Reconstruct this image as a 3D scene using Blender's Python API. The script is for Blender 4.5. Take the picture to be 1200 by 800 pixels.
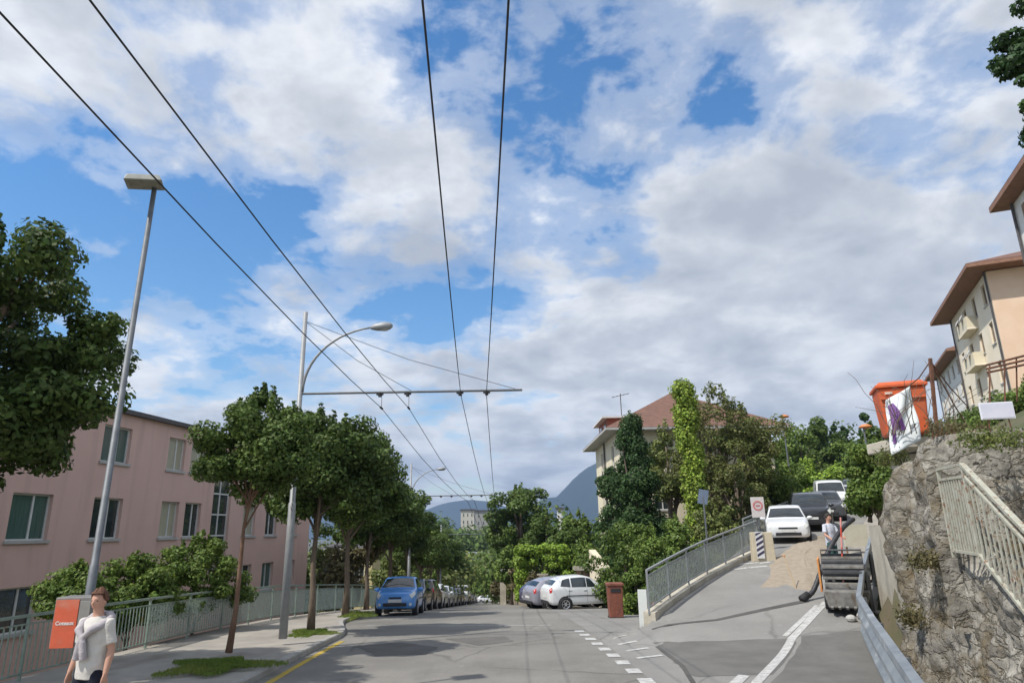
import bpy, bmesh, math, random
import numpy as np
from mathutils import Vector, Matrix, noise
R = math.radians
sc = bpy.context.scene
for o in list(bpy.data.objects): bpy.data.objects.remove(o)
COL = sc.collection

# ------------------------------------------------------------------ camera
FPX, PITCH, ROLL, EYE = 782.0, math.atan(220 / 782.0), R(1.0), 2.5
cam = bpy.data.cameras.new('camera'); camo = bpy.data.objects.new('camera', cam); COL.objects.link(camo)
cam.sensor_width = 36; cam.lens = 36 * FPX / 1200; cam.clip_start = .1; cam.clip_end = 20000
f_ = Vector((0, math.cos(PITCH), math.sin(PITCH))); r0 = Vector((1, 0, 0)); u0 = r0.cross(f_)
r_ = math.cos(ROLL) * r0 - math.sin(ROLL) * u0; u_ = math.sin(ROLL) * r0 + math.cos(ROLL) * u0
M = Matrix((r_, u_, -f_)).transposed().to_4x4(); M.translation = Vector((0, 0, EYE))
camo.matrix_world = M
sc.camera = camo

def ray(px, py): return f_ + r_ * ((px - 600) / FPX) - u_ * ((py - 400) / FPX)
def aty(px, py, Y):
    d = ray(px, py); t = Y / d.y; return Vector((d.x * t, Y, d.z * t + EYE))
def atz(px, py, z):
    d = ray(px, py); t = (z - EYE) / d.z; return Vector((d.x * t, d.y * t, z))

# ------------------------------------------------------------------ sky, sun, exposure
SUN_DIR = Vector((-0.80, -0.52, 0)).normalized(); SUN_EL = R(53)
sv = Vector((SUN_DIR.x * math.cos(SUN_EL), SUN_DIR.y * math.cos(SUN_EL), math.sin(SUN_EL)))
sun = bpy.data.lights.new('sun', 'SUN'); sun.energy = 3.6; sun.angle = R(.6); sun.color = (1, .95, .87)
suno = bpy.data.objects.new('sun', sun); COL.objects.link(suno)
suno.rotation_euler = (-sv).to_track_quat('-Z', 'Y').to_euler()
w = bpy.data.worlds.new("World"); sc.world = w; w.use_nodes = True
nt = w.node_tree; N = nt.nodes; L = nt.links; N.clear()
out = N.new('ShaderNodeOutputWorld'); bg = N.new('ShaderNodeBackground'); L.new(bg.outputs[0], out.inputs[0])
bg.inputs[1].default_value = .12
sky = N.new('ShaderNodeTexSky'); sky.sky_type = 'NISHITA'; sky.sun_disc = False
sky.sun_elevation = SUN_EL; sky.sun_rotation = math.atan2(sv.x, sv.y); sky.air_density = 1.15; sky.dust_density = .15; sky.ozone_density = 2.6
tc = N.new('ShaderNodeTexCoord')
def vm(op, a, b=None):
    n = N.new('ShaderNodeVectorMath'); n.operation = op
    for i, v in enumerate((a, b)):
        if v is None: continue
        if hasattr(v, 'links'): L.new(v, n.inputs[i])
        else: n.inputs[i].default_value = v
    return n
def mm(op, a, b=None, c=None, clamp=False):
    n = N.new('ShaderNodeMath'); n.operation = op; n.use_clamp = clamp
    for i, v in enumerate((a, b, c)):
        if v is None: continue
        if hasattr(v, 'links'): L.new(v, n.inputs[i])
        else: n.inputs[i].default_value = v
    return n.outputs[0]
D = vm('NORMALIZE', tc.outputs['Generated']).outputs[0]
sp = N.new('ShaderNodeSeparateXYZ'); L.new(D, sp.inputs[0])
zz = mm('ADD', mm('MAXIMUM', sp.outputs[2], 0.0), .26)
cb = N.new('ShaderNodeCombineXYZ'); L.new(mm('DIVIDE', sp.outputs[0], zz), cb.inputs[0]); L.new(mm('DIVIDE', sp.outputs[1], zz), cb.inputs[1])
def sky_noise(scale, detail, rough, dist, off):
    n = N.new('ShaderNodeTexNoise'); n.inputs['Scale'].default_value = scale; n.inputs['Detail'].default_value = detail
    n.inputs['Roughness'].default_value = rough; n.inputs['Distortion'].default_value = dist
    L.new(vm('ADD', cb.outputs[0], off).outputs[0], n.inputs['Vector']); return n.outputs[0]
n1 = sky_noise(2.5, 9, .54, .12, (8.4, 6.3, 0))
n2 = sky_noise(8.5, 7, .6, .2, (7.3, 2.2, 1.0))
nn = mm('ADD', mm('MULTIPLY', n1, .70), mm('ADD', mm('MULTIPLY', n2, .30), .030))
# open patches of blue and closed banks, as directions in the sky: (pixel used only to name the direction, spread, amount)
bias = None
for px, py, k, a in [(20, 235, 40, -.12), (255, 290, 40, -.09), (330, 390, 50, -.07), (240, 350, 50, -.05), (640, 140, 26, -.12), (560, 60, 40, -.05), (230, 60, 40, -.05),
                     (1060, 10, 30, -.12), (590, 360, 70, -.11), (480, 340, 60, -.08), (30, 300, 60, -.05), (700, 120, 50, -.08), (820, 60, 60, -.06),
                     (950, 240, 12, .085), (760, 330, 25, .05), (250, 440, 60, .09), (60, 90, 30, .08), (430, 200, 40, .09), (170, 150, 60, .05), (380, 110, 40, .03), (250, 60, 90, -.05), (380, 250, 90, -.05), (700, 500, 40, .07), (1000, 400, 12, .06), (640, 250, 60, .05), (460, 470, 40, .07), (430, 40, 60, .06)]:
    v = ray(px, py).normalized()
    dt = vm('DOT_PRODUCT', D, tuple(v)).outputs['Value']
    g = mm('MULTIPLY', mm('POWER', 2.718, mm('MULTIPLY', mm('SUBTRACT', dt, 1.0), float(k) * 1.6)), a)
    bias = g if bias is None else mm('ADD', bias, g)
dens = mm('ADD', nn, bias)
def ramp(inp, stops, interp='LINEAR'):
    n = N.new('ShaderNodeValToRGB'); L.new(inp, n.inputs[0]); cr = n.color_ramp; cr.interpolation = interp
    while len(cr.elements) < len(stops): cr.elements.new(.5)
    for e, (p, c) in zip(cr.elements, stops): e.position = p; e.color = (*c, 1) if len(c) == 3 else c
    return n.outputs[0]
alpha = ramp(dens, [(.40, (0, 0, 0)), (.46, (.35,) * 3), (.56, (.97,) * 3)], 'EASE')
n3 = sky_noise(3.6, 8, .55, .2, (8.4, 6.2, .3))
shade = mm('SUBTRACT', mm('ADD', mm('MULTIPLY', mm('MINIMUM', dens, .62), .5), mm('MULTIPLY', n3, .6)), mm('MULTIPLY', mm('SUBTRACT', 1.0, mm('MULTIPLY', sp.outputs[2], 3.2), clamp=True), .07))
ccol = ramp(shade, [(.46, (6.9, 7.0, 7.1)), (.53, (5.8, 5.95, 6.15)), (.59, (4.5, 4.7, 5.0)), (.68, (3.3, 3.55, 3.95))])
mx = N.new('ShaderNodeMixRGB'); L.new(alpha, mx.inputs[0]); hs = N.new('ShaderNodeHueSaturation'); hs.inputs['Saturation'].default_value = 1.32; hs.inputs['Value'].default_value = 1.12; L.new(sky.outputs[0], hs.inputs['Color']); L.new(hs.outputs[0], mx.inputs[1]); L.new(ccol, mx.inputs[2])
L.new(mx.outputs[0], bg.inputs[0])
sc.view_settings.view_transform = 'Standard'; sc.view_settings.look = 'None'; sc.view_settings.exposure = 0.35
sc.view_settings.gamma = 1
sc.cycles.max_bounces = 5; sc.cycles.diffuse_bounces = 2; sc.cycles.glossy_bounces = 2; sc.cycles.transparent_max_bounces = 6
sc.cycles.transmission_bounces = 2; sc.cycles.volume_bounces = 0
sc.cycles.use_denoising = True

# ------------------------------------------------------------------ materials
MATS = {}
def mat(name, col, rough=.8, col2=None, scale=4., metal=0., bump=0., bscale=None, spec=.5, detail=5, stretch=None, streak=None, ramp_lo=.35, ramp_hi=.65, island=0., trans=0., emit=None, coat=0.):
    if name in MATS: return MATS[name]
    m = bpy.data.materials.new(name); m.use_nodes = True; t = m.node_tree; n = t.nodes; l = t.links
    b = n['Principled BSDF']; b.inputs['Roughness'].default_value = rough; b.inputs['Metallic'].default_value = metal
    b.inputs['Specular IOR Level'].default_value = spec; b.inputs['Coat Weight'].default_value = coat
    b.inputs['Base Color'].default_value = (*col, 1)
    c = n.new('ShaderNodeTexCoord'); src = c.outputs['Object']
    if stretch:
        mp = n.new('ShaderNodeMapping'); mp.inputs['Scale'].default_value = stretch; l.new(src, mp.inputs[0]); src2 = mp.outputs[0]
    else: src2 = src
    last = None
    if col2:
        tx = n.new('ShaderNodeTexNoise'); tx.inputs['Scale'].default_value = scale; tx.inputs['Detail'].default_value = detail; tx.inputs['Roughness'].default_value = .65
        l.new(src2, tx.inputs['Vector'])
        rp = n.new('ShaderNodeValToRGB'); rp.color_ramp.elements[0].position = ramp_lo; rp.color_ramp.elements[1].position = ramp_hi
        rp.color_ramp.elements[0].color = (*col, 1); rp.color_ramp.elements[1].color = (*col2, 1)
        l.new(tx.outputs[0], rp.inputs[0]); last = rp.outputs[0]
    if island:
        g = n.new('ShaderNodeNewGeometry'); mr = n.new('ShaderNodeMapRange'); mr.inputs[3].default_value = 1 - island; mr.inputs[4].default_value = 1 + island
        l.new(g.outputs['Random Per Island'], mr.inputs[0])
        h = n.new('ShaderNodeHueSaturation'); l.new(mr.outputs[0], h.inputs['Value'])
        mr2 = n.new('ShaderNodeMapRange'); mr2.inputs[3].default_value = .48; mr2.inputs[4].default_value = .515
        mlt = n.new('ShaderNodeMath'); mlt.operation = 'FRACT'; ml2 = n.new('ShaderNodeMath'); ml2.operation = 'MULTIPLY'; ml2.inputs[1].default_value = 7.31
        l.new(g.outputs['Random Per Island'], ml2.inputs[0]); l.new(ml2.outputs[0], mlt.inputs[0]); l.new(mlt.outputs[0], mr2.inputs[0]); l.new(mr2.outputs[0], h.inputs['Hue'])
        if last: l.new(last, h.inputs['Color'])
        else: h.inputs['Color'].default_value = (*col, 1)
        last = h.outputs[0]
    if streak:
        tx = n.new('ShaderNodeTexNoise'); tx.inputs['Scale'].default_value = streak[1]; tx.inputs['Detail'].default_value = 6
        mp = n.new('ShaderNodeMapping'); mp.inputs['Scale'].default_value = streak[2]; l.new(src, mp.inputs[0]); l.new(mp.outputs[0], tx.inputs['Vector'])
        rp = n.new('ShaderNodeValToRGB'); rp.color_ramp.elements[0].position = streak[3]; rp.color_ramp.elements[1].position = streak[4]
        l.new(tx.outputs[0], rp.inputs[0])
        x = n.new('ShaderNodeMixRGB'); l.new(rp.outputs[0], x.inputs[0]); x.inputs[2].default_value = (*streak[0], 1)
        if last: l.new(last, x.inputs[1])
        else: x.inputs[1].default_value = (*col, 1)
        last = x.outputs[0]
    if last: l.new(last, b.inputs['Base Color'])
    if bump:
        tx = n.new('ShaderNodeTexNoise'); tx.inputs['Scale'].default_value = bscale or scale * 4; tx.inputs['Detail'].default_value = 6
        l.new(src2, tx.inputs['Vector']); bp = n.new('ShaderNodeBump'); bp.inputs['Strength'].default_value = bump; bp.inputs['Distance'].default_value = .02
        l.new(tx.outputs[0], bp.inputs['Height']); l.new(bp.outputs[0], b.inputs['Normal'])
    if emit: b.inputs['Emission Color'].default_value = (*emit, 1); b.inputs['Emission Strength'].default_value = 1
    if trans:
        o = n['Material Output']; tr = n.new('ShaderNodeBsdfTranslucent'); ms = n.new('ShaderNodeMixShader'); ms.inputs[0].default_value = trans
        if last: l.new(last, tr.inputs[0])
        else: tr.inputs[0].default_value = (*col, 1)
        l.new(b.outputs[0], ms.inputs[1]); l.new(tr.outputs[0], ms.inputs[2]); l.new(ms.outputs[0], o.inputs[0])
    MATS[name] = m; return m

def stone_mat(name, c1, c2, mortar, scale=2.2, moss=(.09, .09, .03), mossamt=(.55, .68), stretch=(1, 1, 1.5), bump=1.):
    m = bpy.data.materials.new(name); m.use_nodes = True; t = m.node_tree; n = t.nodes; l = t.links; b = n['Principled BSDF']
    b.inputs['Roughness'].default_value = .93; b.inputs['Specular IOR Level'].default_value = .15
    c = n.new('ShaderNodeTexCoord'); mp = n.new('ShaderNodeMapping'); mp.inputs['Scale'].default_value = stretch; l.new(c.outputs['Object'], mp.inputs[0])
    def nz(src, sc_, d=6, r=.6, col=False):
        x = n.new('ShaderNodeTexNoise'); x.inputs['Scale'].default_value = sc_; x.inputs['Detail'].default_value = d; x.inputs['Roughness'].default_value = r; l.new(src, x.inputs['Vector']); return x.outputs['Color' if col else 0]
    def mr(i, a, b_, lo=0., hi=1.):
        x = n.new('ShaderNodeMapRange'); l.new(i, x.inputs[0]); x.inputs[1].default_value = a; x.inputs[2].default_value = b_; x.inputs[3].default_value = lo; x.inputs[4].default_value = hi; return x.outputs[0]
    def mix(f, a, b_, mode='MIX'):
        x = n.new('ShaderNodeMixRGB'); x.blend_type = mode
        for k, v in enumerate((f, a, b_)):
            if hasattr(v, 'links'): l.new(v, x.inputs[k])
            else: x.inputs[k].default_value = v if k == 0 else (*v, 1)
        return x.outputs[0]
    wv = mix(.5, mp.outputs[0], nz(mp.outputs[0], 2.3, 5, .65, True), 'ADD'); wv = mix(.10, wv, nz(mp.outputs[0], 9, 4, .6, True), 'ADD')
    v = n.new('ShaderNodeTexVoronoi'); v.inputs['Scale'].default_value = scale; l.new(wv, v.inputs['Vector'])
    ve = n.new('ShaderNodeTexVoronoi'); ve.feature = 'DISTANCE_TO_EDGE'; ve.inputs['Scale'].default_value = scale; l.new(wv, ve.inputs['Vector'])
    sx = n.new('ShaderNodeSeparateColor'); l.new(v.outputs['Color'], sx.inputs[0])
    base = mix(sx.outputs[0], c1, c2); o = c.outputs['Object']
    f2 = nz(o, 7, 10, .75); h = n.new('ShaderNodeHueSaturation'); l.new(base, h.inputs['Color']); l.new(mr(f2, .3, .7, .45, 1.55), h.inputs['Value']); base = h.outputs[0]
    edge = mr(ve.outputs['Distance'], .0, .10); e2 = n.new('ShaderNodeMath'); e2.operation = 'SUBTRACT'; e2.inputs[0].default_value = 1; l.new(edge, e2.inputs[1])
    gate = mr(nz(o, 2.0, 5), .38, .62, .15, .85); g2 = n.new('ShaderNodeMath'); g2.operation = 'MULTIPLY'; l.new(e2.outputs[0], g2.inputs[0]); l.new(gate, g2.inputs[1])
    base = mix(g2.outputs[0], base, mortar)
    base = mix(mr(nz(o, 3.2, 8, .7), .60, .70, 0, .6), base, tuple(min(.6, x * 1.55) for x in c2))          # pale lime patches
    base = mix(mr(nz(mp.outputs[0], 1.5, 8, .72), mossamt[0], mossamt[1], 0, .85), base, moss)
    pit = mr(nz(mp.outputs[0], 13, 4, .6), .62, .70); base = mix(pit, base, tuple(x * .22 for x in c1)); l.new(base, b.inputs['Base Color'])
    ma = n.new('ShaderNodeMath'); ma.operation = 'MULTIPLY_ADD'; l.new(f2, ma.inputs[0]); ma.inputs[1].default_value = 1.4; l.new(edge, ma.inputs[2])
    mb_ = n.new('ShaderNodeMath'); mb_.operation = 'MULTIPLY_ADD'; l.new(pit, mb_.inputs[0]); mb_.inputs[1].default_value = -.9; l.new(ma.outputs[0], mb_.inputs[2])
    bp = n.new('ShaderNodeBump'); bp.inputs['Strength'].default_value = bump; bp.inputs['Distance'].default_value = .05; l.new(mb_.outputs[0], bp.inputs['Height']); l.new(bp.outputs[0], b.inputs['Normal'])
    MATS[name] = m; return m
def asphalt_mat(name, c1, c2, crack=.55, seed=0.):
    m = bpy.data.materials.new(name); m.use_nodes = True; t = m.node_tree; n = t.nodes; l = t.links; b = n['Principled BSDF']; b.inputs['Roughness'].default_value = .88; b.inputs['Specular IOR Level'].default_value = .25
    c = n.new('ShaderNodeTexCoord'); mp = n.new('ShaderNodeMapping'); mp.inputs['Location'].default_value = (seed, seed * .7, 0); l.new(c.outputs['Object'], mp.inputs[0]); o = mp.outputs[0]
    def nz(sc_, d=6, r=.6, st=None):
        x = n.new('ShaderNodeTexNoise'); x.inputs['Scale'].default_value = sc_; x.inputs['Detail'].default_value = d; x.inputs['Roughness'].default_value = r
        if st: q = n.new('ShaderNodeMapping'); q.inputs['Scale'].default_value = st; l.new(o, q.inputs[0]); l.new(q.outputs[0], x.inputs['Vector'])
        else: l.new(o, x.inputs['Vector'])
        return x.outputs[0]
    def mr(i, a, b_, lo=0., hi=1.):
        x = n.new('ShaderNodeMapRange'); l.new(i, x.inputs[0]); x.inputs[1].default_value = a; x.inputs[2].default_value = b_; x.inputs[3].default_value = lo; x.inputs[4].default_value = hi; return x.outputs[0]
    def mix(f, a, b_, mode='MIX'):
        x = n.new('ShaderNodeMixRGB'); x.blend_type = mode
        for k, v in enumerate((f, a, b_)):
            if hasattr(v, 'links'): l.new(v, x.inputs[k])
            else: x.inputs[k].default_value = v if k == 0 else (*v, 1)
        return x.outputs[0]
    base = mix(mr(nz(.30, 5), .38, .62), c1, c2)
    base = mix(mr(nz(.9, 8, .7, (1, .30, 1)), .55, .72, 0, .45), base, tuple(x * .62 for x in c1))      # oil and tyre darkening along the lane
    base = mix(mr(nz(2.6, 6, .7), .60, .72, 0, .5), base, tuple(x * 1.25 for x in c2))
    sp2 = mr(nz(95, 2, .8), .35, .65, .72, 1.28); h = n.new('ShaderNodeHueSaturation'); l.new(base, h.inputs['Color']); l.new(sp2, h.inputs['Value']); base = h.outputs[0]
    wrp = n.new('ShaderNodeTexNoise'); wrp.inputs['Scale'].default_value = 1.3; wrp.inputs['Detail'].default_value = 6; l.new(o, wrp.inputs['Vector'])
    wv = mix(.30, o, wrp.outputs['Color'], 'ADD')
    v = n.new('ShaderNodeTexVoronoi'); v.feature = 'DISTANCE_TO_EDGE'; v.inputs['Scale'].default_value = .28; l.new(wv, v.inputs['Vector'])
    ck = mr(v.outputs['Distance'], .0, .012, 1, 0); gate = mr(nz(.22, 3), .42, .58); x = n.new('ShaderNodeMath'); x.operation = 'MULTIPLY'; l.new(ck, x.inputs[0]); l.new(gate, x.inputs[1]); x2 = n.new('ShaderNodeMath'); x2.operation = 'MULTIPLY'; l.new(x.outputs[0], x2.inputs[0]); x2.inputs[1].default_value = crack
    base = mix(x2.outputs[0], base, (.04, .038, .035)); l.new(base, b.inputs['Base Color'])
    bp = n.new('ShaderNodeBump'); bp.inputs['Strength'].default_value = .5; bp.inputs['Distance'].default_value = .01; l.new(nz(70, 3), bp.inputs['Height']); l.new(bp.outputs[0], b.inputs['Normal'])
    MATS[name] = m; return m
asphalt = asphalt_mat('asphalt', (.19, .182, .167), (.25, .238, .217), .45)
asphalt2 = asphalt_mat('asphalt_side', (.225, .219, .208), (.285, .277, .26), .35, 13.)
asphalt_dark = mat('asphalt_patch', (.085, .083, .08), .9, (.13, .125, .118), 1.2, bump=.4, bscale=60, spec=.2, detail=8)
pave = mat('pavement', (.30, .28, .25), .9, (.40, .37, .325), .9, bump=.4, bscale=50, spec=.2, detail=8, streak=((.22, .2, .17), .7, (1, .6, 1), .56, .7))
kerbm = mat('kerb_stone', (.30, .29, .27), .9, (.40, .385, .36), 3, bump=.4, bscale=30)
white_paint = mat('road_white', (.55, .55, .53), .8, (.30, .29, .28), 9, detail=9, ramp_lo=.42, ramp_hi=.68)
yellow_paint = mat('road_yellow', (.52, .36, .04), .8, (.30, .24, .10), 8, detail=9, ramp_lo=.42, ramp_hi=.7)
earth = mat('earth', (.14, .115, .075), .95, (.07, .085, .03), .6, bump=.6, bscale=8)
sandm = mat('sand', (.29, .24, .18), .95, (.37, .31, .24), 5, bump=.7, bscale=18)
pink = mat('pink_render', (.68, .465, .405), .9, (.73, .505, .44), .5, bump=.3, bscale=50, spec=.15, streak=((.57, .39, .34), .8, (3, 3, .25), .52, .8))
cream = mat('cream_render', (.72, .64, .47), .9, (.80, .73, .57), .7, bump=.2, bscale=40, spec=.15)
peach = mat('peach_render', (.78, .56, .40), .9, (.84, .63, .47), .7, bump=.2, bscale=40, spec=.15)
ivory = mat('ivory_render', (.86, .75, .57), .9, (.9, .81, .66), .6, bump=.2, bscale=40, spec=.15)
white_r = mat('white_render', (.78, .76, .70), .9, (.84, .82, .77), .6, spec=.15)
beige_c = mat('beige_concrete', (.40, .36, .29), .92, (.56, .52, .43), 1.3, bump=.5, bscale=20, streak=((.2, .19, .16), 1.4, (2, 2, .3), .58, .78))
concrete = mat('concrete', (.36, .35, .33), .92, (.46, .45, .42), 2, bump=.5, bscale=30)
sill_m = mat('sill_stone', (.42, .41, .39), .8, (.5, .49, .47), 4)
frame_w = mat('window_white', (.72, .72, .70), .5, (.62, .62, .6), 5)
glass = mat('window_glass', (.02, .028, .03), .06, (.05, .065, .065), 1.2, spec=.9)
curtain = mat('curtain', (.34, .33, .24), .3, (.5, .48, .36), 3, spec=.5, stretch=(14, 14, .5))
curtain_g = mat('curtain_green', (.05, .10, .085), .15, (.10, .17, .15), 3, spec=.8, stretch=(14, 14, .5))
roof_red = mat('roof_tile', (.14, .075, .055), .85, (.21, .11, .08), 2.5, bump=.7, bscale=22, stretch=(1, 1, 2))
roof_dk = mat('roof_edge_dark', (.07, .065, .07), .6, (.1, .09, .09), 5)
eave_b = mat('eave_boards', (.24, .12, .075), .7, (.32, .17, .11), 4)
wood_b = mat('wood_brown', (.22, .13, .07), .7, (.32, .2, .12), 6)
galv = mat('galvanised', (.14, .15, .165), .6, (.19, .205, .22), 6, metal=.4)
galv_lt = mat('galvanised_light', (.29, .30, .31), .55, (.36, .37, .38), 6, metal=.3)
rail_g = mat('rail_green', (.23, .30, .25), .5, (.33, .40, .35), 6, metal=.3, streak=((.28, .2, .13), 5, (1, 1, 1), .62, .72))
rail_c = mat('rail_cream', (.50, .50, .42), .6, (.40, .39, .31), 9, metal=.1, streak=((.25, .12, .06), 22, (1, 1, 1), .56, .70))
panel_g = mat('rail_panel', (.33, .39, .40), .35, (.42, .47, .48), 2, metal=.2, spec=.5)
rust = mat('rust', (.20, .085, .045), .85, (.10, .05, .035), 12, bump=.4)
orange_p = mat('orange_plastic', (.72, .125, .03), .5, (.58, .11, .035), 5, streak=((.42, .13, .06), 3, (1, 1, .4), .52, .72))
brown_p = mat('brown_bin', (.20, .065, .04), .6, (.26, .09, .055), 8, streak=((.1, .04, .03), 4, (1, 1, .4), .55, .7))
poster = mat('poster_orange', (.72, .13, .06), .55, (.58, .11, .05), 6, streak=((.62, .22, .14), 3, (1, 1, 1), .55, .7))
grey_box = mat('grey_cabinet', (.20, .19, .18), .5, (.26, .25, .235), 6, metal=.2)
blackm = mat('black_rubber', (.018, .018, .02), .75, (.035, .035, .038), 8)
hose_m = mat('hose', (.022, .024, .03), .5, (.045, .045, .05), 12, bump=.4)
bark = mat('bark', (.12, .09, .065), .95, (.20, .155, .115), 10, bump=.9, bscale=30, stretch=(1, 1, .3))
bark_r = mat('bark_reddish', (.17, .095, .06), .95, (.24, .15, .10), 12, bump=.9, bscale=30, stretch=(1, 1, .3))
def leafm(name, c, c2, isl=.35, tr=.25): return mat(name, c, .55, c2, 1.1, spec=.3, island=isl, trans=tr, ramp_lo=.38, ramp_hi=.62)
leaf_dk = leafm('leaf_dark', (0.06, 0.097, 0.022), (0.098, 0.155, 0.034))
leaf_st = leafm('leaf_street', (0.068, 0.115, 0.024), (0.129, 0.196, 0.043))
leaf_md = leafm('leaf_mid', (0.106, 0.169, 0.034), (0.166, 0.243, 0.049))
leaf_lt = leafm('leaf_light', (0.197, 0.311, 0.043), (0.287, 0.419, 0.061))
leaf_ol = leafm('leaf_olive', (.125, .165, .045), (.18, .21, .06))
leaf_rd = leafm('leaf_bronze', (.115, .155, .04), (.165, .16, .055))
leaf_cn = leafm('leaf_conifer', (0.038, 0.081, 0.027), (0.068, 0.128, 0.036))
leaf_iv = leafm('leaf_ivy', (0.197, 0.284, 0.043), (0.302, 0.405, 0.061))
leaf_dr = leafm('leaf_dry', (.135, .125, .055), (.19, .165, .08))
grass_m = leafm('grass', (.12, .20, .03), (.22, .27, .06), .3)
far_g = mat('far_leaf', (.045, .075, .03), .9, (.07, .11, .04), .08, spec=.1)
hill_g = mat('mountain_forest', (.02, .035, .03), .95, (.03, .05, .04), .004, spec=.05)

# ------------------------------------------------------------------ mesh helpers
class MB:
    def __init__(s): s.v = []; s.f = []
    def add(s, vs, fs):
        b = len(s.v); s.v += [tuple(v) for v in vs]; s.f += [tuple(b + i for i in f) for f in fs]; return s
    def box(s, c, size, rz=0, rx=0, ry=0, taper=1.0):
        m = Matrix.Rotation(rz, 3, 'Z') @ Matrix.Rotation(ry, 3, 'Y') @ Matrix.Rotation(rx, 3, 'X')
        vs = []
        for z in (-.5, .5):
            k = 1 if z < 0 else taper
            for x, y in ((-.5, -.5), (.5, -.5), (.5, .5), (-.5, .5)):
                vs.append(Vector(c) + m @ Vector((x * size[0] * k, y * size[1] * k, z * size[2])))
        return s.add(vs, [(3, 2, 1, 0), (4, 5, 6, 7), (0, 1, 5, 4), (1, 2, 6, 5), (2, 3, 7, 6), (3, 0, 4, 7)])
    def tube(s, pts, rad, n=8, cap=True):
        pts = [Vector(p) for p in pts]; rad = rad if isinstance(rad, (list, tuple)) else [rad] * len(pts)
        vs = []; prev = None
        for i, p in enumerate(pts):
            d = (pts[min(i + 1, len(pts) - 1)] - pts[max(i - 1, 0)])
            d = d.normalized() if d.length > 1e-6 else Vector((0, 0, 1))
            a = prev if prev is not None else (Vector((1, 0, 0)) if abs(d.x) < .8 else Vector((0, 1, 0)))
            a = (a - d * a.dot(d)).normalized(); b = d.cross(a); prev = a
            for k in range(n):
                t = 2 * math.pi * k / n; vs.append(p + (a * math.cos(t) + b * math.sin(t)) * rad[i])
        fs = [(i * n + k, i * n + (k + 1) % n, (i + 1) * n + (k + 1) % n, (i + 1) * n + k) for i in range(len(pts) - 1) for k in range(n)]
        if cap: fs += [tuple(reversed(range(n))), tuple(range((len(pts) - 1) * n, len(pts) * n))]
        return s.add(vs, fs)
    def bar(s, a, b, w, h=None):
        a = Vector(a); b = Vector(b); d = b - a; h = h or w
        q = d.to_track_quat('Z', 'Y').to_matrix()
        vs = [p + q @ Vector((x * w, y * h, 0)) for p in (a, b) for x, y in ((-.5, -.5), (.5, -.5), (.5, .5), (-.5, .5))]
        return s.add(vs, [(3, 2, 1, 0), (4, 5, 6, 7), (0, 1, 5, 4), (1, 2, 6, 5), (2, 3, 7, 6), (3, 0, 4, 7)])
    def lathe(s, prof, n=24, c=(0, 0, 0), axis='Z'):
        vs = []
        for r, z in prof:
            for k in range(n):
                t = 2 * math.pi * k / n; p = (r * math.cos(t), r * math.sin(t), z)
                if axis == 'Y': p = (p[0], p[2], p[1])
                if axis == 'X': p = (p[2], p[0], p[1])
                vs.append((p[0] + c[0], p[1] + c[1], p[2] + c[2]))
        fs = [(i * n + k, i * n + (k + 1) % n, (i + 1) * n + (k + 1) % n, (i + 1) * n + k) for i in range(len(prof) - 1) for k in range(n)]
        return s.add(vs, fs)
    def prism(s, poly, z0, z1):
        n = len(poly); z0 = z0 if isinstance(z0, (list, tuple)) else [z0] * n; z1 = z1 if isinstance(z1, (list, tuple)) else [z1] * n
        vs = [(p[0], p[1], z0[i]) for i, p in enumerate(poly)] + [(p[0], p[1], z1[i]) for i, p in enumerate(poly)]
        fs = [tuple(reversed(range(n))), tuple(range(n, 2 * n))] + [(i, (i + 1) % n, n + (i + 1) % n, n + i) for i in range(n)]
        return s.add(vs, fs)
    def grid(s, rows):
        b = len(s.v); nr, nc = len(rows), len(rows[0])
        for r in rows: s.v += [tuple(p) for p in r]
        s.f += [(b + i * nc + j, b + i * nc + j + 1, b + (i + 1) * nc + j + 1, b + (i + 1) * nc + j) for i in range(nr - 1) for j in range(nc - 1)]
        return s
    def xf(s, m):
        s.v = [tuple(m @ Vector(v)) for v in s.v]; return s
    def build(s, name, m, parent=None, smooth=False, bevel=0, recalc=True, solid=0):
        me = bpy.data.meshes.new(name); me.from_pydata(s.v, [], s.f)
        if recalc:
            bm = bmesh.new(); bm.from_mesh(me); bmesh.ops.recalc_face_normals(bm, faces=bm.faces)
            if bevel: bmesh.ops.bevel(bm, geom=[e for e in bm.edges if len(e.link_faces) == 2 and e.calc_face_angle(0) > .5], offset=bevel, segments=2, affect='EDGES', profile=.5, clamp_overlap=True)
            bm.to_mesh(me); bm.free()
        me.materials.append(m)
        if smooth: me.polygons.foreach_set('use_smooth', [True] * len(me.polygons))
        o = bpy.data.objects.new(name, me); COL.objects.link(o)
        if parent: o.parent = parent
        if solid:
            md = o.modifiers.new('s', 'SOLIDIFY'); md.thickness = solid; md.offset = 0
        return o

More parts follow.
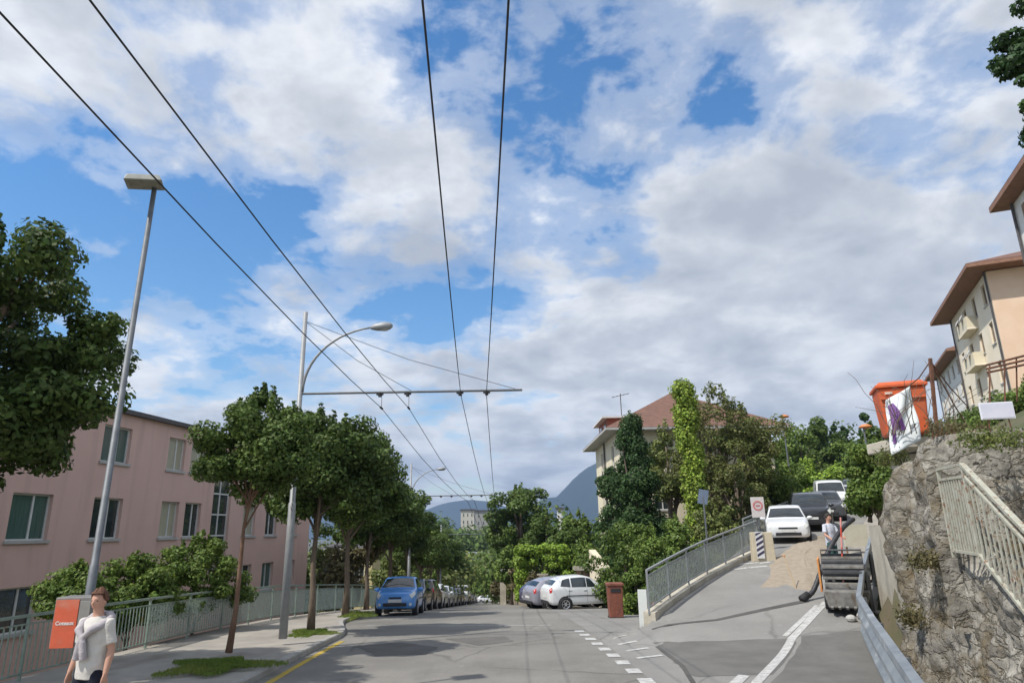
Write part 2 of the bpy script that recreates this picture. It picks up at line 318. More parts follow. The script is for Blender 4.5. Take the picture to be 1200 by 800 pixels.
def tag(o, label=None, cat=None, group=None, kind=None):
    for k, v in (('label', label), ('category', cat), ('group', group), ('kind', kind)):
        if v: o[k] = v
    return o
def thing(name, label, cat, loc=(0, 0, 0), rz=0, group=None):
    o = bpy.data.objects.new(name, None); COL.objects.link(o); o.location = loc; o.rotation_euler = (0, 0, rz); o.empty_display_size = .3
    return tag(o, label, cat, group)
def dup(root, loc, rz=None, label=None, group=None, scale=None):
    r = root.copy(); COL.objects.link(r); r.location = loc
    if rz is not None: r.rotation_euler = (0, 0, rz)
    if label: r['label'] = label
    if group: r['group'] = group
    if scale: r.scale = scale if isinstance(scale, (tuple, list)) else (scale,) * 3
    for ch in list(root.children):
        c = ch.copy(); COL.objects.link(c); c.parent = r
        for g in ch.children:
            d = g.copy(); COL.objects.link(d); d.parent = c
    return r
def text_mesh(txt, size, m, name, parent, loc, rot, extrude=.002, bold=0):
    cu = bpy.data.curves.new('t', 'FONT'); cu.body = txt; cu.size = size; cu.extrude = extrude; cu.align_x = 'CENTER'; cu.align_y = 'CENTER'; cu.offset = bold
    to = bpy.data.objects.new('t', cu); COL.objects.link(to); bpy.context.view_layer.update()
    me = bpy.data.meshes.new_from_object(to.evaluated_get(bpy.context.evaluated_depsgraph_get())); bpy.data.objects.remove(to)
    me.materials.clear(); me.materials.append(m); o = bpy.data.objects.new(name, me); COL.objects.link(o); o.parent = parent
    o.location = loc; o.rotation_euler = rot; return o

# ------------------------------------------------------------------ heights
def zmain(y):
    if y < 8: return 0.0
    k = .0034
    if y < 36: return -.5 * k * (y - 8) ** 2
    z36 = -.5 * k * 28 ** 2
    if y < 150: return z36 - .095 * (y - 36)
    return z36 - .095 * 114 - 14 * (1 - math.exp(-(y - 150) / 90.0))
def sm(t): t = min(1, max(0, t)); return t * t * (3 - 2 * t)
def kerbx(y): return -4.72 - 1.15 * sm((y - 19) / 6) - .03 * max(0, y - 25)
def redge(y): return 2.32 - .045 * (y - 12) if y > 12 else 2.32
SX, SY = 3.5, 15.0; DX, DY = math.sin(R(30)), math.cos(R(30))
def st(x, y): return (x - SX) * DX + (y - SY) * DY, (x - SX) * DY - (y - SY) * DX
def xy(s, t): return SX + s * DX + t * DY, SY + s * DY - t * DX
def zside(s):
    if s < 0: return .0
    if s < 2: return .12 * s * s / 4
    if s < 15: return .12 * (s - 1)
    return 1.68 + .082 * (s - 15)
TL, TR = -1.75, 3.35
def surf(x, y):
    """height of the drivable surface"""
    s, t = st(x, y); zm = zmain(y)
    if x <= redge(y): return zm
    if t < TL - .05 and y > 18: return zm
    k = sm((x - redge(y)) / 1.8)
    return zm * (1 - k) + max(zside(s), zm if s < 2 else -9) * k
def rightx(y):
    return 6.0 + .40 * (y - 11.5) if y < 17.2 else SX + (TR + .5 * (y - SY)) / DY - .16
def leftx(y):
    if y < 18.2: return redge(y)
    return max(redge(y), SX + (TL + .5 * (y - SY)) / DY)
def railx(y):
    P = [(-10, -9.6), (9, -9.1), (13.5, -8.75), (25, -8.5), (33, -7.5), (60, -8.6), (200, -12)]
    for (a, xa), (b, xb) in zip(P, P[1:]):
        if y <= b: return xa + (xb - xa) * (y - a) / (b - a)
    return -12
def terrain_z(x, y):
    zm = zmain(y); s, t = st(x, y); z = zm - .1
    rx = railx(y)
    if y < 150 and x < rx: z = zm - .1 - 1.75 * sm((rx - x) / 1.5)
    if x > redge(y):
        far = sm((y - 160) / 60)
        if y < 11: zr = max(0, 0)
        if t >= TL - 1.6 and s > -12:
            base = zside(s); k = sm((x - redge(y)) / 1.8)
            if t < TL and y < 21.5: z = zm - .12
            elif t < TL: z = zm * (1 - sm((t - TL + 1.6) / 1.5)) + base * sm((t - TL + 1.6) / 1.5) - .1
            elif x < rightx(y) + .15 or (y < 12 and x < 5.75 + .30 * (y - 10.4) + 2.4): z = zm * (1 - k) + base * k - .1
            else:
                d = x - rightx(y) - .15 - (max(0, 5.75 + .30 * (y - 10.4) + 2.5 - rightx(y)) * (1 - sm((y - 11.0) / 1.5)))
                z = base + min(12, 3.1 * sm((d - .25) / .8) + 0 + .42 * max(0, d - 1.5)) * (1 - .7 * sm((s - 75) / 60)) - .1
        elif s <= -12 and x > 8: z = 3.0
        z = z * (1 - far) + (zm - 2) * far if far > 0 else z
    if y > 200: z = -26 - 12 * sm((y - 200) / 800)
    return z

def sp_(lo, hi, fine_lo, fine_hi, step, n):
    a = list(np.arange(fine_lo, fine_hi + .01, step)); up = [fine_hi + (hi - fine_hi) * (k / n) ** 3.2 for k in range(1, n + 1)]
    dn = [fine_lo - (fine_lo - lo) * (k / n) ** 3.2 for k in range(n, 0, -1)]; return dn + a + up
xs = sp_(-6500, 6500, -16, 34, .7, 30); ys = sp_(-300, 9000, 0, 75, .8, 45)
g = MB().grid([[(x, y, terrain_z(x, y)) for x in xs] for y in ys])
tag(g.build('ground', earth, smooth=True), kind='structure')

# main road
rows = []
for y in list(np.arange(-12, 60, .6)) + list(np.arange(60, 160, 4)):
    a, b = kerbx(y), redge(y); rows.append([(a + (b - a) * k / 8, y, zmain(y) + (.02 if 0 else 0)) for k in range(9)])
tag(MB().grid(rows).build('main_road', asphalt, smooth=True), kind='structure')
rows = []
for y in list(np.arange(-4, 18.2, .5)) + list(np.arange(18.2, 75, .8)):
    a, b = leftx(y), rightx(y) + .15; rows.append([(a + (b - a) * k / 14, y, surf(a + (b - a) * k / 14 + 1e-4, y)) for k in range(15)])
tag(MB().grid(rows).build('side_road', asphalt2, smooth=True), kind='structure')
# parking yard beside the white car
rows = []
for y in np.arange(17.6, 40.1, .6):
    a = redge(y); b = leftx(y) - (.15 if y < 24 else 1.0); b = max(b, a + .5, 3.35 if y < 19 else 0); rows.append([(a + (b - a) * k / 8, y, zmain(y) - .004 * 0 + .003) for k in range(9)])
tag(MB().grid(rows).build('parking_yard', asphalt2, smooth=True), kind='structure')
# pavement and kerb
KH = .12
rows = []; krows = []
for y in list(np.arange(-12, 60, .6)) + list(np.arange(60, 160, 5)):
    z = zmain(y) + KH; a, b = railx(y) - .25, kerbx(y) - .14
    rows.append([(a, y, z - .6)] + [(a + (b - a) * k / 5, y, z) for k in range(6)])
    krows.append([(b, y, z - .3), (b, y, z + .003), (b + .13, y, z + .003), (b + .15, y, z - .02), (b + .15, y, z - .3)])
tag(MB().grid(rows).build('pavement', pave), kind='structure')
tag(MB().grid(krows).build('kerb', kerbm), kind='structure')

# markings
def ribbon(pts, wd, name, m, lift=.005, zf=surf):
    rows = []
    P = [Vector((p[0], p[1], 0)) for p in pts]
    Q = []
    for a, b in zip(P, P[1:]):
        n = max(1, int((b - a).length / .4)); Q += [a.lerp(b, k / n) for k in range(n)]
    Q.append(P[-1])
    for i, p in enumerate(Q):
        d = (Q[min(i + 1, len(Q) - 1)] - Q[max(i - 1, 0)]).normalized(); nn = Vector((-d.y, d.x, 0)); w_ = wd if not callable(wd) else wd(i / (len(Q) - 1))
        rows.append([(q.x, q.y, zf(q.x, q.y) + lift) for q in (p - nn * w_ / 2, p, p + nn * w_ / 2)])
    return tag(MB().grid(rows).build(name, m), kind='structure')
def ws(px, py):
    d = ray(px, py); o = Vector((0, 0, EYE)); t0, t1 = 0, 0
    while t1 < 160:
        t1 += .15; p = o + d * t1
        if p.z < surf(p.x, p.y): break
        t0 = t1
    for _ in range(20):
        tm = (t0 + t1) / 2; p = o + d * tm
        if p.z < surf(p.x, p.y): t1 = tm
        else: t0 = tm
    return Vector((p.x, p.y, surf(p.x, p.y)))
ribbon([(-4.35, -5), (-4.40, 12), (-4.5, 18.6)], .14, 'yellow_line', yellow_paint)
a = ws(430, 733); b = ws(522, 733); c = ws(650, 732)
ribbon([(a.x, a.y), (b.x, b.y), (c.x - .1, c.y)], .13, 'stop_line', white_paint, lift=.006)
for k in range(16):
    y = 9.6 + k * .92
    if y > 20: break
    x = redge(y) - .1 - .02 * (y - 12)
    ribbon([(x, y), (x, y + .46)], .26, 'road_dash', white_paint, lift=.008, zf=lambda x, y: zmain(y))
for k in range(4):
    y = 14.9 + k * 1.0
    ribbon([(redge(y) + .25, y), (redge(y) + .8 - .05 * k, y + .1)], .16, 'road_dash', white_paint, lift=.008)
p1, p2, p3 = ws(887, 799), ws(928, 748), ws(968, 705)
ribbon([(p1.x - .5, p1.y - 1.3), (p1.x, p1.y), (p2.x, p2.y), (p3.x, p3.y)], .17, 'lane_line', white_paint, lift=.008)
q1, q2 = ws(920, 745), ws(958, 709)
ribbon([(q1.x, q1.y), (q2.x, q2.y)], .12, 'lane_line', white_paint, lift=.008)
q1, q2 = ws(861, 802), ws(872, 791)
ribbon([(q1.x - .3, q1.y - .5), (q2.x, q2.y)], .2, 'lane_line', white_paint, lift=.008)
for px, py, w2 in [(876, 660, 26), (888, 664, 22), (868, 666, 16), (896, 659, 14)]:
    a, b = ws(px - w2 / 2, py + 1), ws(px + w2 / 2, py - 1); ribbon([(a.x, a.y), (b.x, b.y)], .20, 'painted_letter_mark', white_paint, lift=.008)
# dark asphalt repairs and strips, plus tree shade painted on the main road
def patch(pix, name, m, lift=.004):
    P = [ws(*p) for p in pix]; c = sum(P, Vector()) / len(P); me = []
    n = 40; ring = []
    for i in range(n):
        t = i / n * len(P); a = P[int(t) % len(P)]; b = P[(int(t) + 1) % len(P)]; q = a.lerp(b, t - int(t))
        ring.append(q + Vector((random.uniform(-.04, .04), random.uniform(-.04, .04), 0)))
    rows = [[(c.x + (q.x - c.x) * k, c.y + (q.y - c.y) * k, surf(c.x + (q.x - c.x) * k, c.y + (q.y - c.y) * k) + lift) for q in ring + ring[:1]] for k in (0, .2, .4, .6, .8, 1)]
    return tag(MB().grid(rows).build(name, m), kind='structure')
random.seed(4)
patch([(765, 752), (800, 752), (935, 747), (905, 790), (812, 793), (790, 775)], 'repair_and_shade_patch', mat('asphalt_mid', (.135, .132, .125), .9, (.18, .175, .165), 1.2, bump=.4, bscale=60, spec=.2, detail=8))
patch([(415, 757), (470, 752), (515, 758), (500, 766), (440, 768)], 'repair_and_shade_patch', mat('asphalt_tree_shade', (.125, .12, .11), .9, (.165, .155, .145), 1.2, bump=.4, bscale=60, spec=.2, detail=8))  # shade of the street trees, painted on the road as darker asphalt
patch([(520, 748), (590, 745), (602, 751), (560, 756)], 'repair_and_shade_patch', MATS['asphalt_tree_shade'])  # second patch of painted tree shade, nearer the middle of the road
patch([(940, 745), (1040, 735), (1060, 800), (930, 830), (905, 800)], 'repair_and_shade_patch', MATS['asphalt_mid'])
a, b, c, d = ws(764, 737), ws(840, 726), ws(900, 713), ws(944, 704)
ribbon([(p.x, p.y) for p in (a, b, c, d)], lambda t: .10 + .16 * t, 'dark_road_strip', asphalt_dark, lift=.007)  # narrow dark strip across the side road, widening uphill
a, b, c = ws(770, 757), ws(800, 780), ws(822, 815)
ribbon([(p.x, p.y) for p in (a, b, c)], .09, 'asphalt_seam', asphalt_dark, lift=.0075)
# excavated sand area
sg = [ws(*p) for p in [(895, 685), (905, 655), (935, 635), (965, 625), (975, 640), (962, 680), (950, 695)]]
c = sum(sg, Vector()) / len(sg); rows = []
for k in np.linspace(0, 1, 9):
    row = []
    for i in range(49):
        t = (i % 48) / 48 * 7; q = sg[int(t) % 7].lerp(sg[(int(t) + 1) % 7], t - int(t)); kk = k * (1 + .16 * noise.fractal(Vector((q.x * 1.3, q.y * 1.3, 7)), 1, 2, 4)); x, y = c.x + (q.x - c.x) * kk, c.y + (q.y - c.y) * kk
        row.append((x, y, surf(x, y) + .09 * (1 - k ** 2.5) + .07 * noise.fractal(Vector((x * 1.6, y * 1.6, 0)), 1, 2, 4) * (1 - k ** 3) + .012 * (1 - k) + .004 - .02 * (k > .99)))
    rows.append(row)

tag(MB().grid(rows).build('sand_heap', sandm, smooth=True), 'low beige heap of sand spread over the uphill lane', 'sand heap')

# mountains
def ridge(name, cx, cy, peaks, nx, ny, hx, hy, base):
    rows = []
    for j in range(ny):
        y = cy - hy + 2 * hy * j / (ny - 1); row = []
        for i in range(nx):
            x = cx - hx + 2 * hx * i / (nx - 1); z = base
            for px, py, h, sx, sy in peaks: z = max(z, base + h * math.exp(-((x - px) / sx) ** 2 - ((y - py) / sy) ** 2))
            z += 22 * noise.fractal(Vector((x / 400, y / 400, 3)), 1, 2, 5) * min(1, (z - base) / 80)
            row.append((x, y, z))
        rows.append(row)
    return tag(MB().grid(rows).build(name, hill_g, smooth=True), kind='structure')
ridge('mountain', 700, 4000, [(540, 4000, 425, 360, 500), (1000, 4100, 440, 600, 500), (210, 4000, 215, 230, 500)], 110, 40, 2600, 900, -42)
ridge('hills', -900, 5200, [(-350, 5200, 262, 600, 500), (-1500, 5200, 270, 700, 500), (150, 5300, 200, 400, 500)], 110, 30, 3000, 900, -42)
hz = MB().box((0, 2900, 240), (9000, 6700, 570)).build('haze', mat('tmp', (1, 1, 1)))
hm = bpy.data.materials.new('haze'); hm.use_nodes = True; hn = hm.node_tree.nodes; hn.clear()
ho = hn.new('ShaderNodeOutputMaterial'); hv = hn.new('ShaderNodeVolumePrincipled'); hv.inputs['Color'].default_value = (.48, .66, 1.0, 1); hv.inputs['Density'].default_value = .00017
hv.inputs['Anisotropy'].default_value = .2
hm.node_tree.links.new(hv.outputs[0], ho.inputs['Volume']); hz.data.materials.clear(); hz.data.materials.append(hm); tag(hz, kind='stuff')

# ------------------------------------------------------------------ foliage
def leaf_mesh(name, pts, nrm, size, rng, m, aspect=.6):
    n = len(pts); up = rng.normal(size=(n, 3)); a = np.cross(nrm, up); a /= np.linalg.norm(a, axis=1)[:, None] + 1e-9; b = np.cross(nrm, a); b /= np.linalg.norm(b, axis=1)[:, None] + 1e-9
    s = (size * rng.uniform(.6, 1.3, n))[:, None]
    fold = nrm * s * .18
    v = np.empty((n, 4, 3)); v[:, 0] = pts - a * s; v[:, 1] = pts + b * s * aspect + fold; v[:, 2] = pts + a * s; v[:, 3] = pts - b * s * aspect + fold
    me = bpy.data.meshes.new(name); me.vertices.add(n * 4); me.vertices.foreach_set('co', v.reshape(-1)); me.loops.add(n * 4); me.loops.foreach_set('vertex_index', np.arange(n * 4, dtype=np.int32))
    me.polygons.add(n); me.polygons.foreach_set('loop_start', np.arange(0, n * 4, 4, dtype=np.int32)); me.polygons.foreach_set('loop_total', np.full(n, 4, dtype=np.int32))
    me.update(calc_edges=True); me.materials.append(m); return me
def puffs(rng, shape, dims, npf, rp):
    """clump centres: shape 'ball','cone','column','box'; dims (rx, ry, z0, z1)"""
    rx, ry, z0, z1 = dims; C = []; rng_seed = rng.uniform(0, 50)
    cz, hz_ = (z0 + z1) / 2, (z1 - z0) / 2
    for _ in range(npf):
        if shape == 'box': p = rng.uniform(-1, 1, 3); k = rng.integers(0, 3); p[k] = np.sign(p[k]) * rng.uniform(.8, 1); q = (p[0] * rx, p[1] * ry, cz + p[2] * hz_)
        elif shape in ('cone', 'column', 'egg'):
            t = rng.uniform(0, 1) ** (1.05 if shape == 'cone' else 1); a = rng.uniform(0, 2 * math.pi); r = rng.uniform(.35, 1) ** .6 if shape != 'cone' else rng.uniform(.05, 1) ** .6
            pr = (1 - t) ** .8 * .95 + .05 if shape == 'cone' else (min(1, (1 - t) * 6 + .45) * (.85 + .2 * math.sin(t * 9))) if shape == 'column' else math.sin(math.pi * (t * .88 + .1)) ** .75
            q = (math.cos(a) * rx * r * pr, math.sin(a) * ry * r * pr, z0 + t * (z1 - z0))
        else:
            d = rng.normal(size=3); d /= np.linalg.norm(d); r = rng.uniform(.25, 1) ** .45
            if d[2] < -.3: d[2] *= .6
            sd_ = float(rng_seed); r *= 1.0 + .42 * noise.noise(Vector((d[0] * 1.3 + sd_, d[1] * 1.3, d[2] * 1.5 - sd_))) + .12 * noise.noise(Vector((d[0] * 4 + sd_, d[1] * 4, d[2] * 4)))
            q = (d[0] * rx * r, d[1] * ry * r, cz + d[2] * hz_ * r)
        C.append((q, rp * rng.uniform(.6, 1.35)))
    return C
def crown_pts(rng, C, nleaf, flat=.75, fill=.35):
    ctr = np.array([c[0] for c in C]); rad = np.array([c[1] for c in C]); wgt = rad ** 2; idx = rng.choice(len(C), nleaf, p=wgt / wgt.sum())
    d = rng.normal(size=(nleaf, 3)); d /= np.linalg.norm(d, axis=1)[:, None]
    r = np.where(rng.uniform(size=nleaf) < fill, rng.uniform(.2, 1, nleaf), rng.uniform(.75, 1.12, nleaf))
    p = ctr[idx] + d * (rad[idx] * r)[:, None] * np.array([1, 1, flat])
    nr = d + rng.normal(size=(nleaf, 3)) * .55 + np.array([0, 0, .35]); nr /= np.linalg.norm(nr, axis=1)[:, None]
    return p, nr
def make_tree(name, label, cat, loc, shape, dims, seed, leaf, lm, nleaf=6000, npf=60, rp=.45, trunk_r=.12, bm_=None, limbs=9, spikes=0, group=None, flat=.75, parent_thing=True, ground=0, crown='crown', lean=(0, 0)):
    rng = np.random.default_rng(seed); rnd = random.Random(seed)
    t = thing(name, label, cat, loc, 0, group)
    C = puffs(rng, shape, dims, npf, rp)
    if spikes:
        for _ in range(spikes):
            a = rng.uniform(0, 2 * math.pi); k = rng.uniform(0, .6); q0 = np.array([math.cos(a) * dims[0] * k, math.sin(a) * dims[1] * k, dims[3] - (dims[3] - dims[2]) * .12 * k * 3])
            for j in range(4): C.append((tuple(q0 + np.array([0, 0, .16 * j * rp * 2.4])), rp * (.45 - .09 * j)))
    C = [((c[0] + lean[0] * 1.5, c[1] + lean[1] * .9, c[2]), r_c) for c, r_c in C]
    p, nr = crown_pts(rng, C, nleaf, flat)
    me = leaf_mesh(crown, p, nr, leaf, rng, lm); o = bpy.data.objects.new(crown, me); COL.objects.link(o); o.parent = t
    mb = MB(); zc = dims[2] + (dims[3] - dims[2]) * .30; top = dims[2] + (dims[3] - dims[2]) * .8
    wob = [(rnd.uniform(-.04, .04) + lean[0] * k / 6, rnd.uniform(-.04, .04) + lean[1] * k / 6) for k in range(7)]
    tr = [(wob[k][0] if k else 0, wob[k][1] if k else 0, ground + (top - ground) * k / 6) for k in range(7)]
    mb.tube(tr, [trunk_r * (1.25 if k == 0 else 1 - .13 * k) for k in range(7)], 10)
    for k in range(limbs):
        c = C[rnd.randrange(npf)][0]; z0 = rnd.uniform(max(ground, dims[2] - .1 * (dims[3] - dims[2])), zc); fr = (z0 - ground) / (top - ground); b0 = Vector((lean[0] * fr, lean[1] * fr, z0)); c = Vector(c)
        mid = b0.lerp(c, .5) + Vector((0, 0, .12 * (c - b0).length)); mb.tube([b0, mid, c], [trunk_r * .42, trunk_r * .26, trunk_r * .08], 6, cap=False)
    mb.build('trunk', bm_ or bark, t, smooth=True)
    return t
def place(px, ptop, pbot, wpx, Y):
    """foot, half width and height of something seen at these pixels standing at distance Y"""
    a, b = aty(px, pbot, Y), aty(px, ptop, Y); dpt = (b - Vector((0, 0, EYE))).dot(f_); return Vector((a.x, Y, a.z)), wpx * .5 * dpt / FPX, b.z - a.z

# ------------------------------------------------------------------ street trees on the left
tree_groups = 'street trees along the left pavement'
sA = make_tree('street_tree', 'nearest young street tree, thin reddish trunk rising from a grass patch on the pavement', 'tree', (-6.05, 15.2, KH), 'ball', (1.28, 1.1, 2.75, 5.45), 11, .048, leaf_st, 42000, 125, .29, .062, bark_r, 12, spikes=11, lean=(.22, 0), group=tree_groups)
sB = make_tree('street_tree', 'second street tree from the camera, darker and wider crown just right of the steel mast', 'tree', (-5.62, 19.6, zmain(19.6) + KH), 'ball', (1.72, 1.6, 2.45, 6.0), 12, .066, leaf_dk, 34000, 110, .38, .10, bark, 14, spikes=8, group=tree_groups)
sC = make_tree('street_tree', 'third street tree, standing on grass just left of the blue parked car', 'tree', (-6.35, 26.5, zmain(26.5) + KH), 'ball', (2.1, 2.0, 2.5, 6.5), 13, .08, leaf_st, 28000, 110, .46, .12, bark, 14, spikes=6, group=tree_groups)
ordn = ['fourth', 'fifth', 'sixth', 'seventh', 'eighth', 'ninth', 'tenth', 'eleventh', 'twelfth', 'thirteenth', 'fourteenth']
yy = 32.5
for k in range(11):
    src = (sB, sC, sB, sC)[k % 4]
    dup(src, (kerbx(yy) - .75, yy, zmain(yy) + KH), rz=1.3 * k, label=f'{ordn[k]} tree of the row beside the parked cars, counting away from the camera', scale=(1.12, 1.12, .95 + .07 * (k % 3)))
    yy += 7.0 + k * .6
# big maple off the left edge
p = aty(-92, 425, 11)
make_tree('maple_tree', 'large dark broadleaf tree hanging in from the left edge before the pink building', 'tree', (p.x, 11.3, -1.6), 'ball', (3.0, 2.7, 3.7, 9.9), 21, .062, leaf_dk, 80000, 190, .42, .24, bark, 20, spikes=10)

# shrubs by the pink building
for px, pt, pb, wpx, Y, sd, lab, lm in [(85, 672, 725, 70, 17, 31, 'low leafy shrub behind the railing, in front of the lowest window of the pink building', leaf_md),
                                 (150, 660, 735, 95, 18, 32, 'rounded green shrub behind the railing, just right of the leaning grey lamp pole', leaf_md),
                                 (226, 634, 730, 125, 20.5, 33, 'tallest green shrub against the pink wall, left of the first street tree', leaf_md)]:
    f, r, h = place(px, pt, pb, wpx, Y); make_tree('shrub', lab, 'shrub', (f.x, f.y, f.z - .6), 'ball', (r, r * .9, .3, h + .6), sd, .05, lm, 20000, 70, .26, .04, bark, 8, spikes=12, group='shrubs along the pink building', crown='foliage')
for px, pt, pb, wpx, Y, sd, lm, lab in [(412, 630, 712, 62, 40, 36, leaf_dr, 'dry yellowish tree behind the pavement railing, past the pink building'),
                                  (385, 640, 712, 40, 44, 37, leaf_ol, 'olive green bush at the end of the pink building'),
                                  (455, 640, 700, 44, 56, 38, leaf_ol, 'olive bush behind the blue car in the gap under the street trees'),
                                  (345, 650, 712, 34, 43, 39, leaf_md, 'small green bush at the right foot of the pink building'),
                                  (500, 650, 696, 50, 78, 40, leaf_md, 'green bush far down the road behind the row of parked cars')]:
    f, r, h = place(px, pt, pb, wpx, Y); make_tree('bush', lab, 'bush', (f.x, f.y, f.z - 1.2), 'ball', (r, r, .3, h + 1.2), sd, .14, lm, 3500, 34, .55, .08, bark, 7, crown='foliage')

# grass at the tree feet
def tuft(px, py, wpx, hpx, n, sd, lab):
    rng = np.random.default_rng(sd); zc = KH if py > 745 else zmain(26) + KH if py < 730 else zmain(19.6) + KH
    c = atz(px, py, zc); rx = wpx * .5 * c.y / FPX; ry = hpx * .5 * (c.y / FPX) ** 2 * FPX / 2.4
    a = rng.uniform(0, 2 * math.pi, n); r = rng.uniform(0, 1, n) ** .75 * (1 + .25 * np.sin(a * 3 + 1)) * (.8 + .25 * np.sin(a * 5 + sd)); x, y = c.x + np.cos(a) * r * rx, c.y + np.sin(a) * r * ry
    p = np.stack([x, y, np.full(n, zc + .02) + rng.uniform(-.01, .07, n) * (1.1 - r)], 1); nr = rng.normal(size=(n, 3)); nr[:, 2] *= .25; nr /= np.linalg.norm(nr, axis=1)[:, None]
    v = leaf_mesh(lab, p, nr, .045, rng, grass_m, .16); o = bpy.data.objects.new('grass_patch', v); COL.objects.link(o); tag(o, lab, 'grass', kind='stuff')
tuft(252, 781, 118, 20, 9000, 1, 'grass patch round the foot of the nearest street tree')
tuft(362, 743, 56, 11, 4500, 2, 'grass patch round the foot of the second street tree')
tuft(418, 721, 44, 9, 3500, 3, 'grass patch round the third street tree')

# ------------------------------------------------------------------ trees right of the road
def T(name, px, pt, pb, wpx, Y, sd, lm, lab, shape='ball', n=7000, npf=60, rpk=.22, leafk=1.0, sink=.5, cat='tree', group=None, depth=1.0, limbs=9, crown='crown', trunk_k=1, base=.22, spikes=5):
    f, r, h = place(px, pt, pb, wpx, Y); H_ = h + sink; b = base * H_
    leaf = max(.05, .0023 * Y) * leafk
    return make_tree(name, lab, cat, (f.x, f.y, f.z - sink), shape, (r, r * depth, b if name not in ('shrub', 'hedge', 'ivy_column') else .1, H_), sd, leaf, lm, int(n * 1.4), npf, r * rpk + .12, max(.05, .03 * H_) * trunk_k, bark, limbs, spikes=spikes, group=group, crown=crown)
T('broadleaf_tree', 612, 566, 700, 66, 66, 51, leaf_st, 'tall round-headed green tree standing just right of the descending road', n=12000, npf=90, rpk=.2)
T('broadleaf_tree', 642, 606, 700, 46, 60, 52, leaf_dk, 'dark rounded tree between the tall round tree and the cream house', n=7000)
T('broadleaf_tree', 680, 600, 690, 44, 62, 53, leaf_md, 'mid green tree close to the left wall of the cream house', n=7000)
T('broadleaf_tree', 592, 618, 704, 34, 88, 54, leaf_st, 'slim green tree leaning over the far end of the stone walls', n=5000)
T('broadleaf_tree', 600, 640, 704, 34, 62, 55, leaf_md, 'small light green tree in front of the tall round tree', n=4500)
T('shrub', 668, 618, 690, 52, 46, 56, leaf_st, 'bushy green shrub between the clipped hedge and the cream house', n=6000, crown='foliage', cat='shrub')
T('hedge', 636, 641, 690, 56, 43, 57, leaf_lt, 'box-shaped bright green clipped hedge above the stone wall', shape='box', n=16000, npf=220, rpk=.10, cat='hedge', crown='foliage', depth=.8, spikes=0)
T('broadleaf_tree', 690, 640, 706, 40, 42, 58, leaf_md, 'light green tree overhanging the brown garage', n=5000, base=.35)
T('conifer_tree', 753, 492, 700, 92, 37, 59, leaf_cn, 'tall dark conifer with a pointed top in front of the cream house', shape='cone', n=34000, npf=230, rpk=.17, leafk=.95, spikes=2, base=.12)
T('conifer_tree', 722, 552, 690, 40, 38.5, 60, leaf_cn, 'smaller dark conifer leaning on the left of the tall conifer', shape='egg', n=9000, npf=60, rpk=.26)
# ivy column on a leaning pole
pa, pb = aty(798, 448, 33), aty(822, 632, 33); rng = np.random.default_rng(61); t = thing('ivy_column', 'slender leaning mast completely wrapped in bright green ivy, right of the tall conifer', 'ivy column', (pb.x, pb.y, pb.z - 1.2))
rel = pa - pb; rel.z += 1.2; C = []
for k in range(90):
    q = rel * (k / 89); a = rng.uniform(0, 6.28); rr = .42 * (1.15 if k > 78 else .85 + .3 * rng.uniform()); C.append(((q.x + math.cos(a) * .22, q.y + math.sin(a) * .22, q.z - (.2 if k > 86 else 0)), rr))
p, nr = crown_pts(rng, C, 17000, .9); o = bpy.data.objects.new('ivy', leaf_mesh('ivy', p, nr, .085, rng, leaf_iv)); COL.objects.link(o); o.parent = t
MB().tube([(0, 0, 0), rel * .5, rel * .97], [.16, .14, .1], 8).build('mast', bark, t, smooth=True)
T('bronze_tree', 856, 458, 660, 114, 40, 62, leaf_rd, 'wide bronze and green tree with open branches right of the ivy column', n=11000, npf=80, rpk=.17, limbs=26, leafk=.95)
T('broadleaf_tree', 905, 508, 640, 62, 43, 66, leaf_md, 'leafy green tree behind the round sign at the right corner of the cream house', n=8000, npf=55)
T('broadleaf_tree', 882, 474, 640, 66, 40, 65, leaf_ol, 'olive green tree closing the right end of the cream house', n=8000, npf=55)
T('bronze_tree', 790, 500, 640, 60, 42, 63, leaf_ol, 'olive green tree between the tall conifer and the ivy column', n=6500, npf=50)
T('bronze_tree', 872, 540, 655, 62, 36, 64, leaf_rd, 'lower bronze leaved tree in front of the cream wall above the ramp railing', n=5200, npf=50, limbs=18)
for i, (px, pt, pb, wpx, Y, lm, lab) in enumerate([(735, 622, 712, 74, 32.5, leaf_st, 'dense dark green shrub mass behind the brown bin'),
        (768, 615, 700, 60, 28.5, leaf_md, 'mid green shrub mass between the brown bin and the railing'),
        (800, 606, 680, 50, 29.5, leaf_md, 'green shrub showing above the lower half of the ramp railing'),
        (838, 592, 668, 58, 32, leaf_ol, 'soft olive shrub showing above the upper half of the ramp railing'),
        (748, 662, 716, 40, 26.5, leaf_md, 'low green shrub right behind the brown bin'),
        (790, 655, 700, 44, 23.2, leaf_st, 'low shrub growing through the lower bay of the ramp railing')]):
    T('shrub', px, pt, pb, wpx, Y, 70 + i, lm, lab, n=9500, npf=60, rpk=.2, cat='shrub', group='shrubs on the bank below the ramp', crown='foliage', sink=1.2)
